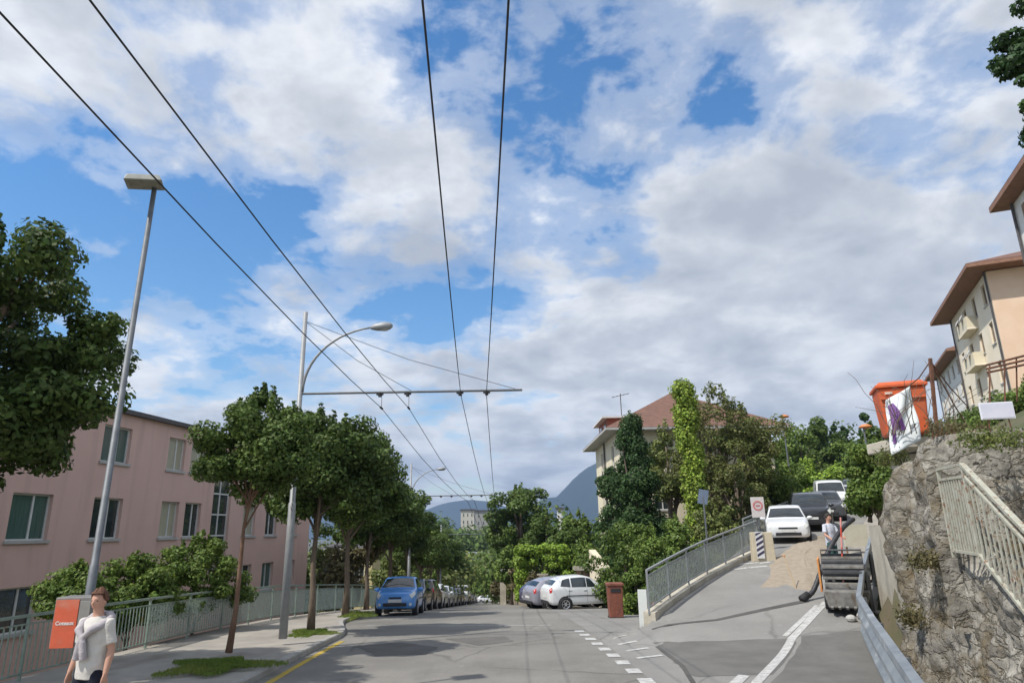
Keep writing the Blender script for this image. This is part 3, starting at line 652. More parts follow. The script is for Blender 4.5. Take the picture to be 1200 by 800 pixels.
hill = [(912, 520, 600, 60, 60, leaf_md, 'light green tree behind the white hatchback and the round sign'), (893, 560, 622, 46, 50, leaf_ol, 'olive bush beside the top end of the ramp railing'),
        (935, 508, 590, 56, 78, leaf_md, 'green tree rising just right of the left orange street lamp'), (968, 500, 580, 60, 84, leaf_st, 'dark green tree in the middle of the hillside wood'),
        (950, 540, 596, 50, 66, leaf_lt, 'bright green tree behind the white van'), (1000, 516, 580, 50, 80, leaf_md, 'green tree behind the uppermost parked cars'),
        (1012, 530, 590, 40, 62, leaf_md, 'green tree overhanging the top of the uphill street'), (1030, 500, 560, 40, 46, leaf_st, 'green tree just left of the orange bin, above the terrace wall'),
        (985, 545, 580, 36, 74, leaf_lt, 'pale green tree above the last cars on the uphill street')]
for i, (px, pt, pb, wpx, Y, lm, lab) in enumerate(hill): T('broadleaf_tree', px, pt, pb, wpx, Y, 90 + i, lm, lab, n=6500, npf=50, group='trees along the top of the uphill street', sink=3)
for i, (px, pt) in enumerate([(972, 494), (985, 497), (997, 500), (1024, 486)]):
    T('fir_tree', px, pt, 560, 18 if px < 1020 else 26, 100 if px < 1020 else 60, 110 + i, leaf_cn, ['slim dark fir topping the hillside wood, leftmost of three', 'slim dark fir in the middle of the three on the skyline', 'slim dark fir, rightmost of the three on the skyline', 'dark fir standing left of the orange bin'][i], shape='cone', n=3000, npf=50, base=.1, sink=4, group='dark firs on the skyline')
# overhanging bush on the low wall
T('shrub', 1018, 560, 602, 34, 17.5, 120, leaf_md, 'leafy bush spilling over the beige wall left of the stone wall', n=5000, npf=30, rpk=.26, sink=.2, cat='shrub', crown='foliage')
T('hedge', 1184, 472, 512, 84, 22, 121, leaf_st, 'green hedge behind the white notice board on top of the stone wall', n=12000, npf=70, cat='hedge', crown='foliage', sink=.5)
T('hedge', 1218, 452, 512, 60, 21, 122, leaf_md, 'taller green hedge at the right edge above the stone wall', n=7000, npf=50, cat='hedge', crown='foliage', sink=.5)
T('shrub', 1075, 492, 524, 66, 19.5, 123, leaf_st, 'dark low shrub behind the rusty pole on the terrace', n=4500, npf=40, cat='shrub', crown='foliage', sink=.5)
T('shrub', 1130, 488, 520, 50, 20.5, 124, leaf_md, 'low green shrub between the rusty pole and the notice board', n=4500, npf=40, cat='shrub', crown='foliage', sink=.5)
# overhanging pine top right
p = aty(1245, 60, 10.5)
make_tree('pine_tree', 'dark pine whose branch tips hang in at the upper right corner', 'tree', (p.x, 10.5, 3.0), 'ball', (1.0, .9, 4.1, p.z - 3.0 + 1.6), 131, .06, leaf_cn, 16000, 60, .26, .12, bark, 18, flat=.5)
# distant woods
def wood(name, lab, blobs, sd, lm, leaf, n):
    rng = np.random.default_rng(sd); C = []
    for px, py, Y, r in blobs:
        q = aty(px, py, Y)
        for _ in range(7): C.append(((q.x + rng.normal() * r * .8, q.y + rng.normal() * r, q.z + rng.normal() * r * .35 - r * .3), r * rng.uniform(.4, .8)))
    p, nr = crown_pts(rng, C, n, .9); o = bpy.data.objects.new(name, leaf_mesh(name, p, nr, leaf, rng, lm)); COL.objects.link(o); tag(o, lab, 'wood', kind='stuff')
rs = random.Random(8)
wood('distant_wood', 'distant dark green treetops below the far castle', [(470 + k * 9, 632 + rs.uniform(-7, 5), 330, 9) for k in range(18)] + [(500 + k * 8, 645 + rs.uniform(-4, 4), 260, 7) for k in range(12)] + [(545 + k * 5, 668, 190, 4) for k in range(10)], 5, leaf_st, 1.0, 22000)
wood('distant_wood', 'brighter garden greenery at the bottom of the road', [(540 + k * 6, 660 + rs.uniform(-4, 4), 165, 4) for k in range(12)] + [(545 + k * 5, 680 + rs.uniform(-4, 4), 158, 3) for k in range(12)] + [(520 + 5 * k, 690, 155, 3) for k in range(8)], 6, leaf_md, .5, 16000)
wood('hillside_wood', 'dense green wood covering the hillside behind the uphill street', [(885 + k * 8, 556 + rs.uniform(-12, 18), 105, 5) for k in range(22)] + [(880 + k * 9, 585, 95, 4.5) for k in range(18)] + [(940 + k * 9, 528, 115, 5) for k in range(12)] + [(830 + k * 9, 600, 70, 3.2) for k in range(9)], 7, leaf_st, .36, 40000)
wood('distant_wood', 'mixed greenery filling the gardens left of the road behind the street trees', [(360 + k * 9, 668 + rs.uniform(-10, 16), 85, 4) for k in range(19)] + [(250 + k * 12, 650 + rs.uniform(-10, 16), 95, 5) for k in range(10)], 9, leaf_ol, .3, 20000)
wood('distant_wood', 'greenery filling the slope between the tall round tree and the cream house', [(620 + k * 8, 640 + rs.uniform(-12, 25), 80, 3.6) for k in range(11)], 10, leaf_st, .3, 12000)

# ------------------------------------------------------------------ walls with openings
def wall_frame(o, ux, z0=0):
    """matrix: x along ux, z up, y inward (away from the viewer side)"""
    ux = Vector((ux[0], ux[1], 0)).normalized(); uy = Vector((0, 0, 1)).cross(ux); m = Matrix((ux, uy, Vector((0, 0, 1)))).transposed().to_4x4(); m.translation = Vector(o); return m
def holed_wall(mb, m, Lx, zb, zt, holes, reveal=.16):
    """wall face with real openings; holes (x0,x1,z0,z1)"""
    xs_ = sorted({0, Lx, *[h[0] for h in holes], *[h[1] for h in holes]}); zs = sorted({zb, zt, *[h[2] for h in holes], *[h[3] for h in holes]})
    xs_ = [x for x in xs_ if 0 <= x <= Lx]
    for a, b in zip(xs_, xs_[1:]):
        for c, d in zip(zs, zs[1:]):
            mx_, mz = (a + b) / 2, (c + d) / 2
            if any(h[0] < mx_ < h[1] and h[2] < mz < h[3] for h in holes): continue
            mb.add([m @ Vector(p) for p in ((a, 0, c), (b, 0, c), (b, 0, d), (a, 0, d))], [(0, 1, 2, 3)])
    for x0, x1, c, d in holes:
        for q in (((x0, 0, c), (x0, reveal, c), (x0, reveal, d), (x0, 0, d)), ((x1, 0, c), (x1, 0, d), (x1, reveal, d), (x1, reveal, c)),
                  ((x0, 0, d), (x0, reveal, d), (x1, reveal, d), (x1, 0, d)), ((x0, 0, c), (x1, 0, c), (x1, reveal, c), (x0, reveal, c))):
            mb.add([m @ Vector(p) for p in q], [(0, 1, 2, 3)])
def xbox(mb, m, a, b):
    x0, y0, z0 = a; x1, y1, z1 = b
    vs = [m @ Vector(p) for p in ((x0, y0, z0), (x1, y0, z0), (x1, y1, z0), (x0, y1, z0), (x0, y0, z1), (x1, y0, z1), (x1, y1, z1), (x0, y1, z1))]
    mb.add(vs, [(3, 2, 1, 0), (4, 5, 6, 7), (0, 1, 5, 4), (1, 2, 6, 5), (2, 3, 7, 6), (3, 0, 4, 7)])
def window(m, h, par, fm, gm, mull=(.5,), trans=(), sill=True, inset=.12, fw=.055, sm_=None, name='window', shutters=None):
    x0, x1, z0, z1 = h; mb = MB()
    for a, b in (((x0, inset, z0), (x0 + fw, inset + .06, z1)), ((x1 - fw, inset, z0), (x1, inset + .06, z1)), ((x0 + fw, inset, z0), (x1 - fw, inset + .06, z0 + fw)), ((x0 + fw, inset, z1 - fw), (x1 - fw, inset + .06, z1))): xbox(mb, m, a, b)
    for k in mull:
        xm = x0 + (x1 - x0) * k; xbox(mb, m, (xm - fw * .6, inset + .004, z0 + fw), (xm + fw * .6, inset + .055, z1 - fw))
    for k in trans:
        zm = z0 + (z1 - z0) * k; xbox(mb, m, (x0 + fw, inset + .007, zm - fw * .6), (x1 - fw, inset + .05, zm + fw * .6))
    o = mb.build(name, fm, par)
    g = MB(); g.add([m @ Vector(p) for p in ((x0 + .01, inset + .04, z0 + .01), (x1 - .01, inset + .04, z0 + .01), (x1 - .01, inset + .04, z1 - .01), (x0 + .01, inset + .04, z1 - .01))], [(0, 1, 2, 3)]); g.build('pane', gm, o)
    if sill:
        s = MB(); xbox(s, m, (x0 - .07, -.07, z0 - .09), (x1 + .07, inset, z0 + .003)); s.build('sill', sm_ or sill_m, o)
    if shutters:
        for a, b in ((x0 - .36, x0 - .02), (x1 + .02, x1 + .36)):
            s = MB(); xbox(s, m, (a, -.045, z0), (b, -.005, z1)); s.build('shutter', shutters, o)
    return o

# ------------------------------------------------------------------ pink apartment building
pA, pB = Vector((-16.6, 12.0, 0)), Vector((-12.35, 41.5, 0)); ux = (pB - pA); Lp = ux.length
t = thing('apartment_building', 'three storey pink rendered apartment block with white framed windows on the left', 'building', (0, 0, 0))
mP = wall_frame(pA, ux)
mP = Matrix(((mP[0][0], -mP[0][1], 0, pA.x), (mP[1][0], -mP[1][1], 0, pA.y), (0, 0, 1, 0), (0, 0, 0, 1)))
# inward direction must point to -x
if (mP.to_3x3() @ Vector((0, 1, 0))).x > 0: mP = wall_frame(pA, ux)
def onpink(px, py):
    d = ray(px, py); n = mP.to_3x3() @ Vector((0, 1, 0)); tt = (pA - Vector((0, 0, EYE))).dot(n) / d.dot(n); q = Vector((0, 0, EYE)) + d * tt; l = (q - pA).dot(ux.normalized()); return l, q.z
ZT = 6.95
holes = []; spec = []
def addw(px0, pyt, px1, pyb, gm, mull=(.5,), trans=()):
    l0, zt = onpink(px0, pyt); l1, zb = onpink(px1, pyb); holes.append((l0, l1, zb, zt)); spec.append((gm, mull, trans))
def roww(l0, w_, zb, zt, gm, mull=(.5,), trans=()): holes.append((l0, l0 + w_, zb, zt)); spec.append((gm, mull, trans))
cols = [onpink(35, 610)[0], onpink(126, 600)[0], onpink(198, 610)[0], onpink(225, 610)[0]]
for j, (zb, zt) in enumerate([(2.42, 3.85), (5.12, 6.45), (-.28, 1.05)]):
    for i, lc in enumerate(cols):
        wd = [1.55, 1.45, 1.15, 1.15][i]
        if j == 2 and i > 0: continue
        roww(lc - wd / 2, wd, zb, zt, [curtain_g, glass, curtain, glass][i] if j == 0 else [glass, curtain_g, curtain, curtain][i] if j == 1 else glass, mull=(.6,))
roww(cols[0] - 4.6, 1.5, 5.12, 6.45, glass); roww(cols[0] - 4.6, 1.5, 2.42, 3.85, curtain_g)
ls = onpink(259, 600)[0]
roww(ls - .75, 1.5, .9, 6.1, glass, mull=(.5,), trans=(.12, .3, .48, .66, .84))
for px in (292, 318, 343):
    lc = onpink(px, 610)[0]
    for j, (zb, zt) in enumerate([(2.42, 3.85), (5.12, 6.45), (-.28, 1.05)]): roww(lc - .6, 1.2, zb, zt, [glass, curtain, curtain_g][(j + px) % 3])
mb = MB(); holed_wall(mb, mP, Lp, -5, ZT, holes, .2)
xbox(mb, mP, (0, .45, -5), (.3, 11, ZT)); xbox(mb, mP, (Lp - .3, .003, -5), (Lp, 11, ZT - .003)); xbox(mb, mP, (0.3, 10.7, -5), (Lp - .3, 11, ZT))
mb.build('wall', pink, t, recalc=False)
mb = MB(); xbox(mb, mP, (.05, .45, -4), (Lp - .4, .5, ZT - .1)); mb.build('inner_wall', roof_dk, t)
for h, (gm, ml, tr) in zip(holes, spec): window(mP, h, t, frame_w, gm, ml, tr, sill=h[3] - h[2] < 3, inset=.13)
mb = MB(); xbox(mb, mP, (-.2, -.22, ZT), (Lp + .2, 11.2, ZT + .16)); mb.build('roof', roof_dk, t)
# a pale yellow house seen under the trees
def simple_house(name, lab, corner, ang, Lx, Ly, z0, z1, wm, rm, rh, wins, eave=.5, shut=None, hip=True, roof_over=.0):
    t = thing(name, lab, 'building', (0, 0, 0)); ux = Vector((math.cos(ang), math.sin(ang), 0)); m = wall_frame(corner, ux)
    m2 = m @ Matrix.Translation((0, 0, 0)); mb = MB()
    front = [h for s, h in wins if s == 'f']; side = [h for s, h in wins if s == 's']
    holed_wall(mb, m, Lx, z0, z1, front)
    ms = m @ Matrix.Translation((0, Ly, 0)) @ Matrix.Rotation(-math.pi / 2, 4, 'Z'); holed_wall(mb, ms, Ly, z0, z1, side)
    xbox(mb, m, (Lx - .25, .003, z0), (Lx, Ly, z1)); xbox(mb, m, (0.25, Ly - .25, z0), (Lx - .25, Ly - .004, z1))
    mb.build('wall', wm, t, recalc=False)
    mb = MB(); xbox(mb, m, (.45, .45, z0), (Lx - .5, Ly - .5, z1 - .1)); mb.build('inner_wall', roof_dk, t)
    for h in front: window(m, h, t, frame_w, glass, inset=.1, shutters=shut)
    for h in side: window(ms, h, t, frame_w, glass, inset=.1, shutters=shut)
    e = eave; mb = MB(); q = [(-e, -e), (Lx + e, -e), (Lx + e, Ly + e), (-e, Ly + e)]; k = min(Lx, Ly) / 2 + e
    if not hip: k = .02
    if Lx > Ly: rg = [(-e + k, Ly / 2), (Lx + e - k, Ly / 2)]; fs = [(0, 1, 5, 4), (2, 3, 4, 5), (1, 2, 5), (3, 0, 4)]
    else: rg = [(Lx / 2, -e + k), (Lx / 2, Ly + e - k)]; fs = [(0, 1, 4), (1, 2, 5, 4), (2, 3, 5), (3, 0, 4, 5)]
    mb.add([m @ Vector((x, y, z1 + .13)) for x, y in q] + [m @ Vector((x, y, z1 + rh)) for x, y in rg], fs); mb.build('roof', rm, t)
    mb = MB(); xbox(mb, m, (-e + .01, -e + .01, z1 - .03), (Lx + e - .01, Ly + e - .01, z1 + .12)); mb.build('eave', eave_b if shut else sill_m, t)
    return t, m, ms
p = aty(378, 700, 62)
simple_house('yellow_house', 'low pale yellow house glimpsed between the street trunks behind the blue car', (p.x, 62, 0), .08, 4.2, 6, -8, aty(392, 643, 62).z, mat('yellow_render', (.62, .52, .26), .9, (.7, .6, .34), .6), roof_dk, .9, [('f', (.6, 1.5, -1.6, -.4)), ('f', (2.6, 3.5, -1.6, -.4))])

# ------------------------------------------------------------------ cream house with hipped roof
c0 = aty(724, 505, 46); back = aty(693, 521, 60); ez = c0.z
fl = (Vector((c0.x, c0.y, 0)) - Vector((back.x, back.y, 0))).length
sd = Vector((back.x - c0.x, back.y - c0.y, 0)).normalized(); fx = Vector((sd.y, -sd.x, 0)); fa = math.atan2(fx.y, fx.x)
wins = []
for zz_ in (ez - 2.1, ez - 5.1, ez - 8.0):
    for x in (2.2, 5.4, 8.4): wins.append(('f', (x, x + 1.1, zz_ - .2, zz_ + 1.4)))
    for x in (3.0, 8.2): wins.append(('s', (x, x + 1.1, zz_ - .2, zz_ + 1.4)))
t, mH, mHs = simple_house('cream_house', 'tall cream house with brown hipped roof half hidden by conifers and ivy', (c0.x, c0.y, 0), fa, 10.6, 11.5, -6, ez, cream, roof_red, 3.7, wins, eave=1.0)
mb = MB(); xbox(mb, mH, (-.1, -.1, ez - 3.05), (10.7, -.002, ez - 2.75)); xbox(mb, mH, (-.1, -.002, ez - 3.05), (-.002, 11.6, ez - 2.75)); mb.build('cornice', sill_m, t)
mb = MB(); xbox(mb, mH, (-.16, 6.0, -5), (-.04, 6.12, ez - .1)); mb.build('drainpipe', roof_dk, t)
mb = MB(); xbox(mb, mH, (.2, 5.5, ez + .2), (3.4, 10.2, ez + 1.75)); dm = mb.build('dormer', mat('dormer_red', (.30, .085, .05), .7, (.36, .12, .08), 3), t)
mb = MB(); xbox(mb, mH, (-.25, 5.1, ez + 1.752), (3.6, 10.6, ez + 1.9)); mb.build('dormer_roof', frame_w, dm)
mb = MB(); xbox(mb, mH, (.15, 6.2, ez + .75), (.197, 7.2, ez + 1.5)); xbox(mb, mH, (.15, 8.4, ez + .75), (.197, 9.4, ez + 1.5)); mb.build('dormer_window', glass, dm)
mb = MB(); q = mH @ Vector((1.6, 7, ez + 1.9)); mb.tube([q, q + Vector((0, 0, 2.1))], .035, 6); mb.bar(q + Vector((-.7, 0, 1.8)), q + Vector((.7, 0, 2.1)), .04)
for k in range(5): mb.bar(q + Vector((-.6 + .3 * k, -.3, 1.83 + .06 * k)), q + Vector((-.6 + .3 * k, .3, 1.83 + .06 * k)), .025)
mb.build('aerial', roof_dk, t)

# ------------------------------------------------------------------ hillside apartment buildings on the right
def hill_building(lab, pc, Y, pf, heading, Lf, Le, wall_f, wall_e, nst, ncol, name='hillside_building', sw=2.75, endw=()):
    c = aty(*pc, Y)
    if name == 'white_villa': c = c - Vector((math.sin(heading), math.cos(heading), 0)) * Lf
    t = thing(name, lab, 'building', (0, 0, 0)); ux = Vector((math.sin(heading), math.cos(heading), 0))
    # facade runs from the corner away from the camera; the end wall faces the camera
    far = Vector((c.x, c.y, 0)) + ux * Lf; zt = c.z; zb = zt - nst * sw - 5.5
    mF = wall_frame(far, -ux); mE = wall_frame((c.x, c.y, 0), Vector((ux.y, -ux.x, 0)))
    hs = []; sp3 = Lf / ncol
    for j in range(nst):
        for i in range(ncol): hs.append((Lf - (i + .5) * sp3 - .5, Lf - (i + .5) * sp3 + .5, zt - (j + 1) * sw + .75, zt - (j + 1) * sw + 2.25))
    es = [(x, x + 1.0, zt - (j + 1) * sw + .75, zt - (j + 1) * sw + 2.25) for j in range(nst) for x in endw]
    mb = MB(); holed_wall(mb, mF, Lf, zb, zt, hs); mb.build('front_wall', wall_f, t, recalc=False)
    mb = MB(); holed_wall(mb, mE, Le, zb, zt, es); mb.build('end_wall', wall_e, t, recalc=False)
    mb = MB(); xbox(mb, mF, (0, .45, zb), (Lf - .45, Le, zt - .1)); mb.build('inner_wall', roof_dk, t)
    trim = mat('window_trim', (.36, .27, .18), .8, (.44, .34, .24), 5)
    for h in hs: window(mF, h, t, trim, glass, inset=.1, fw=.1, shutters=wood_b if name == 'white_villa' else None)
    for h in es: window(mE, h, t, trim, glass, inset=.1, fw=.1, shutters=wood_b)
    e = 1.35 if name != 'white_villa' else .75; mb = MB(); k = Le / 2 + e
    q = [(-e, -e), (Lf + e, -e), (Lf + e, Le + e), (-e, Le + e)]; rg = [(-e + k, Le / 2), (Lf + e - k, Le / 2)]
    mb.add([mF @ Vector((x, y, zt + .32)) for x, y in q] + [mF @ Vector((x, y, zt + 2.7)) for x, y in rg], [(0, 1, 5, 4), (2, 3, 4, 5), (1, 2, 5), (3, 0, 4)]); mb.build('roof', roof_red, t)
    mb = MB(); xbox(mb, mF, (-e, -e, zt + .05), (Lf + e, Le + e, zt + .3)); mb.build('eave', eave_b, t)
    for xx in (Lf - .12, .12): q = mF @ Vector((xx, -.1, 0)); MB().tube([(q.x, q.y, zb), (q.x, q.y, zt)], .07, 6).build('drainpipe', roof_dk, t)
    return t, mF, zt
t, mF, zt = hill_building('peach and ivory apartment house with deep brown eaves and balconies, high on the right hillside', (1155, 318), 43, None, R(23), 12.5, 9, ivory, peach, 3, 4)
for j in (0, 1):
    mb = MB(); z = zt - (j + 1) * 2.75 + .1; x0 = 12.5 * .5 - 1.6; xbox(mb, mF, (x0, -.7, z - .15), (x0 + 3.2, -.003, z)); b = mb.build('balcony', ivory, t)
    mb = MB(); xbox(mb, mF, (x0, -.7, z + .001), (x0 + 3.2, -.62, z + .85)); xbox(mb, mF, (x0, -.62, z + .001), (x0 + .08, -.01, z + .85)); xbox(mb, mF, (x0 + 3.12, -.62, z + .001), (x0 + 3.2, -.01, z + .85)); mb.build('parapet', cream, b)
    for k in range(2):
        q = mF @ Vector((x0 + .8 + 1.4 * k, -.85, z + 1.0)); pr = [(.02 + .33 * i / 5, -.10 * (i / 5) ** 2) for i in range(6)]; d = MB().lathe(pr, 14, (0, 0, 0), 'X'); d.xf(Matrix.Translation(q) @ Matrix.Rotation(2.6, 4, 'Z') @ Matrix.Rotation(-.5, 4, 'Y')); d.build('satellite_dish', sill_m, b, solid=.02)
hill_building('white villa with brown shutters and overhanging eave cut by the right edge of the picture', (1187, 240), 29, None, R(21), 7.5, 7, white_r, white_r, 3, 2, name='white_villa', sw=2.75, endw=(1.2,))
hill_building('small far off white house below the eaves of the peach apartment house', (1123, 413), 74, None, R(24), 16, 9, white_r, white_r, 3, 5)

# far castle-like blocks
for (px0, px1, pt, pb, Y, lab, m_) in [(540, 556, 598, 640, 420, 'pale stone block with a flat top on the far skyline, left half of the castle', mat('far_stone', (.50, .47, .40), .9, (.6, .57, .5), .05)),
                                   (557, 576, 599, 640, 420, 'greyer block on the far skyline, right half of the castle', mat('far_stone2', (.30, .29, .27), .9, (.36, .35, .33), .05)),
                                   (653, 660, 597, 625, 240, 'tiny white gabled house far behind the trees, left of the cream house', white_r)]:
    a, b = aty(px0, pt, Y), aty(px1, pb, Y); t = thing('far_building', lab, 'building', (0, 0, 0)); dp = (b.x - a.x) * .8
    mb = MB(); mb.box(((a.x + b.x) / 2, Y + dp / 2, (a.z + b.z) / 2), (b.x - a.x, dp, a.z - b.z)); mb.build('wall', m_, t)
    mb = MB(); w_ = b.x - a.x
    for i in range(3):
        for j in range(2): MB().box((a.x + w_ * (.2 + .3 * i), Y - .1, a.z - 2.6 - 4.2 * j * (1 if Y > 300 else .4)), (w_ * .06, .15, 1.7 if Y > 300 else .6)).build('window', glass, t)
    mb = MB(); mb.prism([(a.x - .5, Y - .6), (b.x + .5, Y - .6), (b.x + .5, Y + dp + .5), (a.x - .5, Y + dp + .5)], a.z, a.z + .8); mb.build('roof', roof_dk, t)
p, q = aty(548, 651, 175), aty(577, 642, 175)
t = thing('low_shed', 'low long grey roofed shed among the greenery at the foot of the road', 'shed', (0, 0, 0))
MB().box(((p.x + q.x) / 2, 178, p.z - 2), (q.x - p.x, 6, 4)).build('wall', beige_c, t); MB().box(((p.x + q.x) / 2, 178, p.z + .4), (q.x - p.x + 1, 7.5, .7)).build('roof', galv_lt, t)

# ------------------------------------------------------------------ garage and yard walls
g0 = aty(683, 700, 41); t = thing('garage', 'small flat roofed garage with a brown door behind the white car', 'garage', (0, 0, 0)); zt = aty(683, 661, 41).z
MB().box((g0.x + 1.5, 43, zt - 2.6), (3.6, 4, 4.6)).build('wall', mat('garage_wall', (.33, .22, .18), .9, (.4, .28, .23), 2), t)
MB().box((g0.x + 1.5, 40.97, zt - 1.65), (2.9, .05, 2.1)).build('door', brown_p, t); MB().box((g0.x + 1.5, 42.9, zt - .2), (3.9, 4.4, .22)).build('roof', beige_c, t)
a, b = aty(694, 656, 36), aty(706, 694, 33.5)
t = thing('sloping_wall', 'cream coloured sloping wing wall beside the brown garage', 'wall', (0, 0, 0))
mb = MB(); mb.add([(a.x - .1, 36.5, -2), (b.x + .3, 33, -2), (b.x + .3, 33, b.z + .8), (a.x - .1, 36.5, a.z + .5), (a.x + .25, 36.6, -2), (b.x + .65, 33.1, -2), (b.x + .65, 33.1, b.z + .8), (a.x + .25, 36.6, a.z + .5)], [(0, 1, 2, 3), (7, 6, 5, 4), (0, 4, 5, 1), (1, 5, 6, 2), (2, 6, 7, 3), (3, 7, 4, 0)]); mb.build('face', cream, t)
garden_stone = stone_mat('garden_stone', (.34, .28, .20), (.46, .39, .29), (.30, .26, .20), 2.6, moss=(.12, .10, .04), bump=.8)
def wallrun(name, lab, pts, h, th, m, cap=None, jig=.0, cat='wall', topz=None):
    t = thing(name, lab, cat, (0, 0, 0)); mb = MB(); cp = MB(); P = [Vector((x, y, 0)) for x, y in pts]
    for i, (a, b) in enumerate(zip(P, P[1:])):
        n = Vector(((b - a).y, -(b - a).x, 0)).normalized() * th; za, zb = (zmain(a.y), zmain(b.y)) if topz is None else (topz[i] - h, topz[i + 1] - h)
        vs = [a + Vector((0, 0, za - 1.5)), b + Vector((0, 0, zb - 1.5)), b + n + Vector((0, 0, zb - 1.5)), a + n + Vector((0, 0, za - 1.5)), a + Vector((0, 0, za + h)), b + Vector((0, 0, zb + h)), b + n + Vector((0, 0, zb + h)), a + n + Vector((0, 0, za + h))]
        F = [(0, 1, 5, 4), (1, 2, 6, 5), (2, 3, 7, 6), (3, 0, 4, 7), (4, 5, 6, 7)]; mb.add(vs, F)
        if cap:
            k = n.normalized() * .06; vs = [a - k + Vector((0, 0, za + h)), b - k + Vector((0, 0, zb + h)), b + n + k + Vector((0, 0, zb + h)), a + n + k + Vector((0, 0, za + h))]; cp.add(vs + [v + Vector((0, 0, .09)) for v in vs], [(0, 1, 5, 4), (1, 2, 6, 5), (2, 3, 7, 6), (3, 0, 4, 7), (4, 5, 6, 7), (3, 2, 1, 0)])
    mb.build('stonework', m, t)
    if cap: cp.build('coping', cap, t)
    return t
wallrun('garden_wall', 'beige stone garden wall behind the parked grey car, nearest on the right of the road', [(redge(40) + .25, 40.2), (redge(48) + .2, 48)], 1.7, .45, garden_stone, beige_c)
wallrun('garden_wall', 'return of the garden wall behind the parking yard, below the clipped hedge', [(redge(40) + .35 + 4.6, 41.2), (redge(40) + .7, 40.3)], 1.5, .45, garden_stone, beige_c)
wallrun('garden_wall', 'far stone garden wall running down the right side of the road below the slim tree', [(redge(48) + .1, 48.3), (redge(80), 80), (redge(130) - .3, 130)], 2.1, .5, garden_stone, beige_c)
wallrun('garden_wall', 'low pale wall closing the view at the bottom of the road', [(-1, 158), (-30, 160)], 1.4, .5, beige_c)
for k, (px, Y, h_) in enumerate([(587, 66, 3.0), (577, 92, 3.2)]):
    p = aty(px, 690, Y); t = thing('gate_pillar', ['tall pale gate pillar in the far garden wall, nearer of two', 'tall pale gate pillar farther down the garden wall'][k], 'pillar', (p.x + .2, Y, zmain(Y))); MB().box((0, 0, h_ / 2 - .3), (.55, .55, h_ + .6)).build('shaft', beige_c, t); MB().box((0, 0, h_ + .08), (.7, .7, .14)).build('cap', concrete, t)
# shrubs in front of / on the walls
for k, (px, pt, pb, wpx, Y) in enumerate([(606, 668, 700, 18, 47), (625, 672, 700, 14, 41), (583, 680, 700, 12, 70)]):
    T('shrub', px, pt, pb, wpx, Y, 140 + k, leaf_dr, ['dry tan grasses against the garden wall, middle clump', 'dry tan grasses at the near end of the garden wall', 'dry tan grasses farthest down the garden wall'][k], n=1500, npf=20, cat='shrub', crown='foliage', limbs=3, sink=.1)

# ------------------------------------------------------------------ railings
def railing(name, lab, pts, zf, h, post_sp, barm, panel=None, bars=0, bar_r=.009, post=.045, gap=.1, toprail=.05, group=None, kerbh=0, kerbmat=None, mid=True, bars_range=None, panel_range=None):
    t = thing(name, lab, 'railing', (0, 0, 0), 0, group); P = [Vector((x, y, 0)) for x, y in pts]; seg = [(b - a).length for a, b in zip(P, P[1:])]; tot = sum(seg)
    def at(s):
        for a, b, l in zip(P, P[1:], seg):
            if s <= l + 1e-6: q = a.lerp(b, s / l); return Vector((q.x, q.y, zf(q.x, q.y)))
            s -= l
        q = P[-1]; return Vector((q.x, q.y, zf(q.x, q.y)))
    n = max(1, round(tot / post_sp)); Z = Vector((0, 0, 1)); H_ = h
    tr = MB(); br = MB()
    for i in range(n):
        a, b = at(tot * i / n), at(tot * (i + 1) / n); tr.bar(a + Z * H_, b + Z * H_, toprail * 1.25, toprail); tr.bar(a + Z * gap, b + Z * gap, .03, .03)
        if mid: tr.bar(a + Z * (H_ - .14), b + Z * (H_ - .14), .025, .025)
        if bars and (bars_range is None or bars_range[0] <= (a.y) < bars_range[1]):
            m_ = max(2, int((b - a).length / bars))
            for k in range(1, m_): q = a.lerp(b, k / m_); br.bar(q + Z * gap, q + Z * (H_ - .14 if mid else H_), bar_r * 2)
        if panel and (panel_range is None or panel_range[0] <= a.y < panel_range[1]):
            d = (b - a).normalized(); mbp = MB(); mbp.bar(a + d * .06 + Z * ((H_ + gap) / 2 - .02), b - d * .06 + Z * ((H_ + gap) / 2 - .02), .02, .02)
            vs = [a + d * .05 + Z * (gap + .03), b - d * .05 + Z * (gap + .03), b - d * .05 + Z * (H_ - .16), a + d * .05 + Z * (H_ - .16)]; nn_ = Vector((d.y, -d.x, 0)) * .012
            mbp = MB().add([v + nn_ for v in vs] + [v - nn_ for v in vs], [(0, 1, 2, 3), (7, 6, 5, 4), (0, 4, 5, 1), (1, 5, 6, 2), (2, 6, 7, 3), (3, 7, 4, 0)]); mbp.build('panel', panel, t)
    for i in range(n + 1):
        a = at(tot * i / n); MB().bar(a - Z * .05, a + Z * (H_ - .01), post).build('post', barm, t)
    tr.build('rail', barm, t)
    if bars: br.build('balusters', barm, t)
    return t
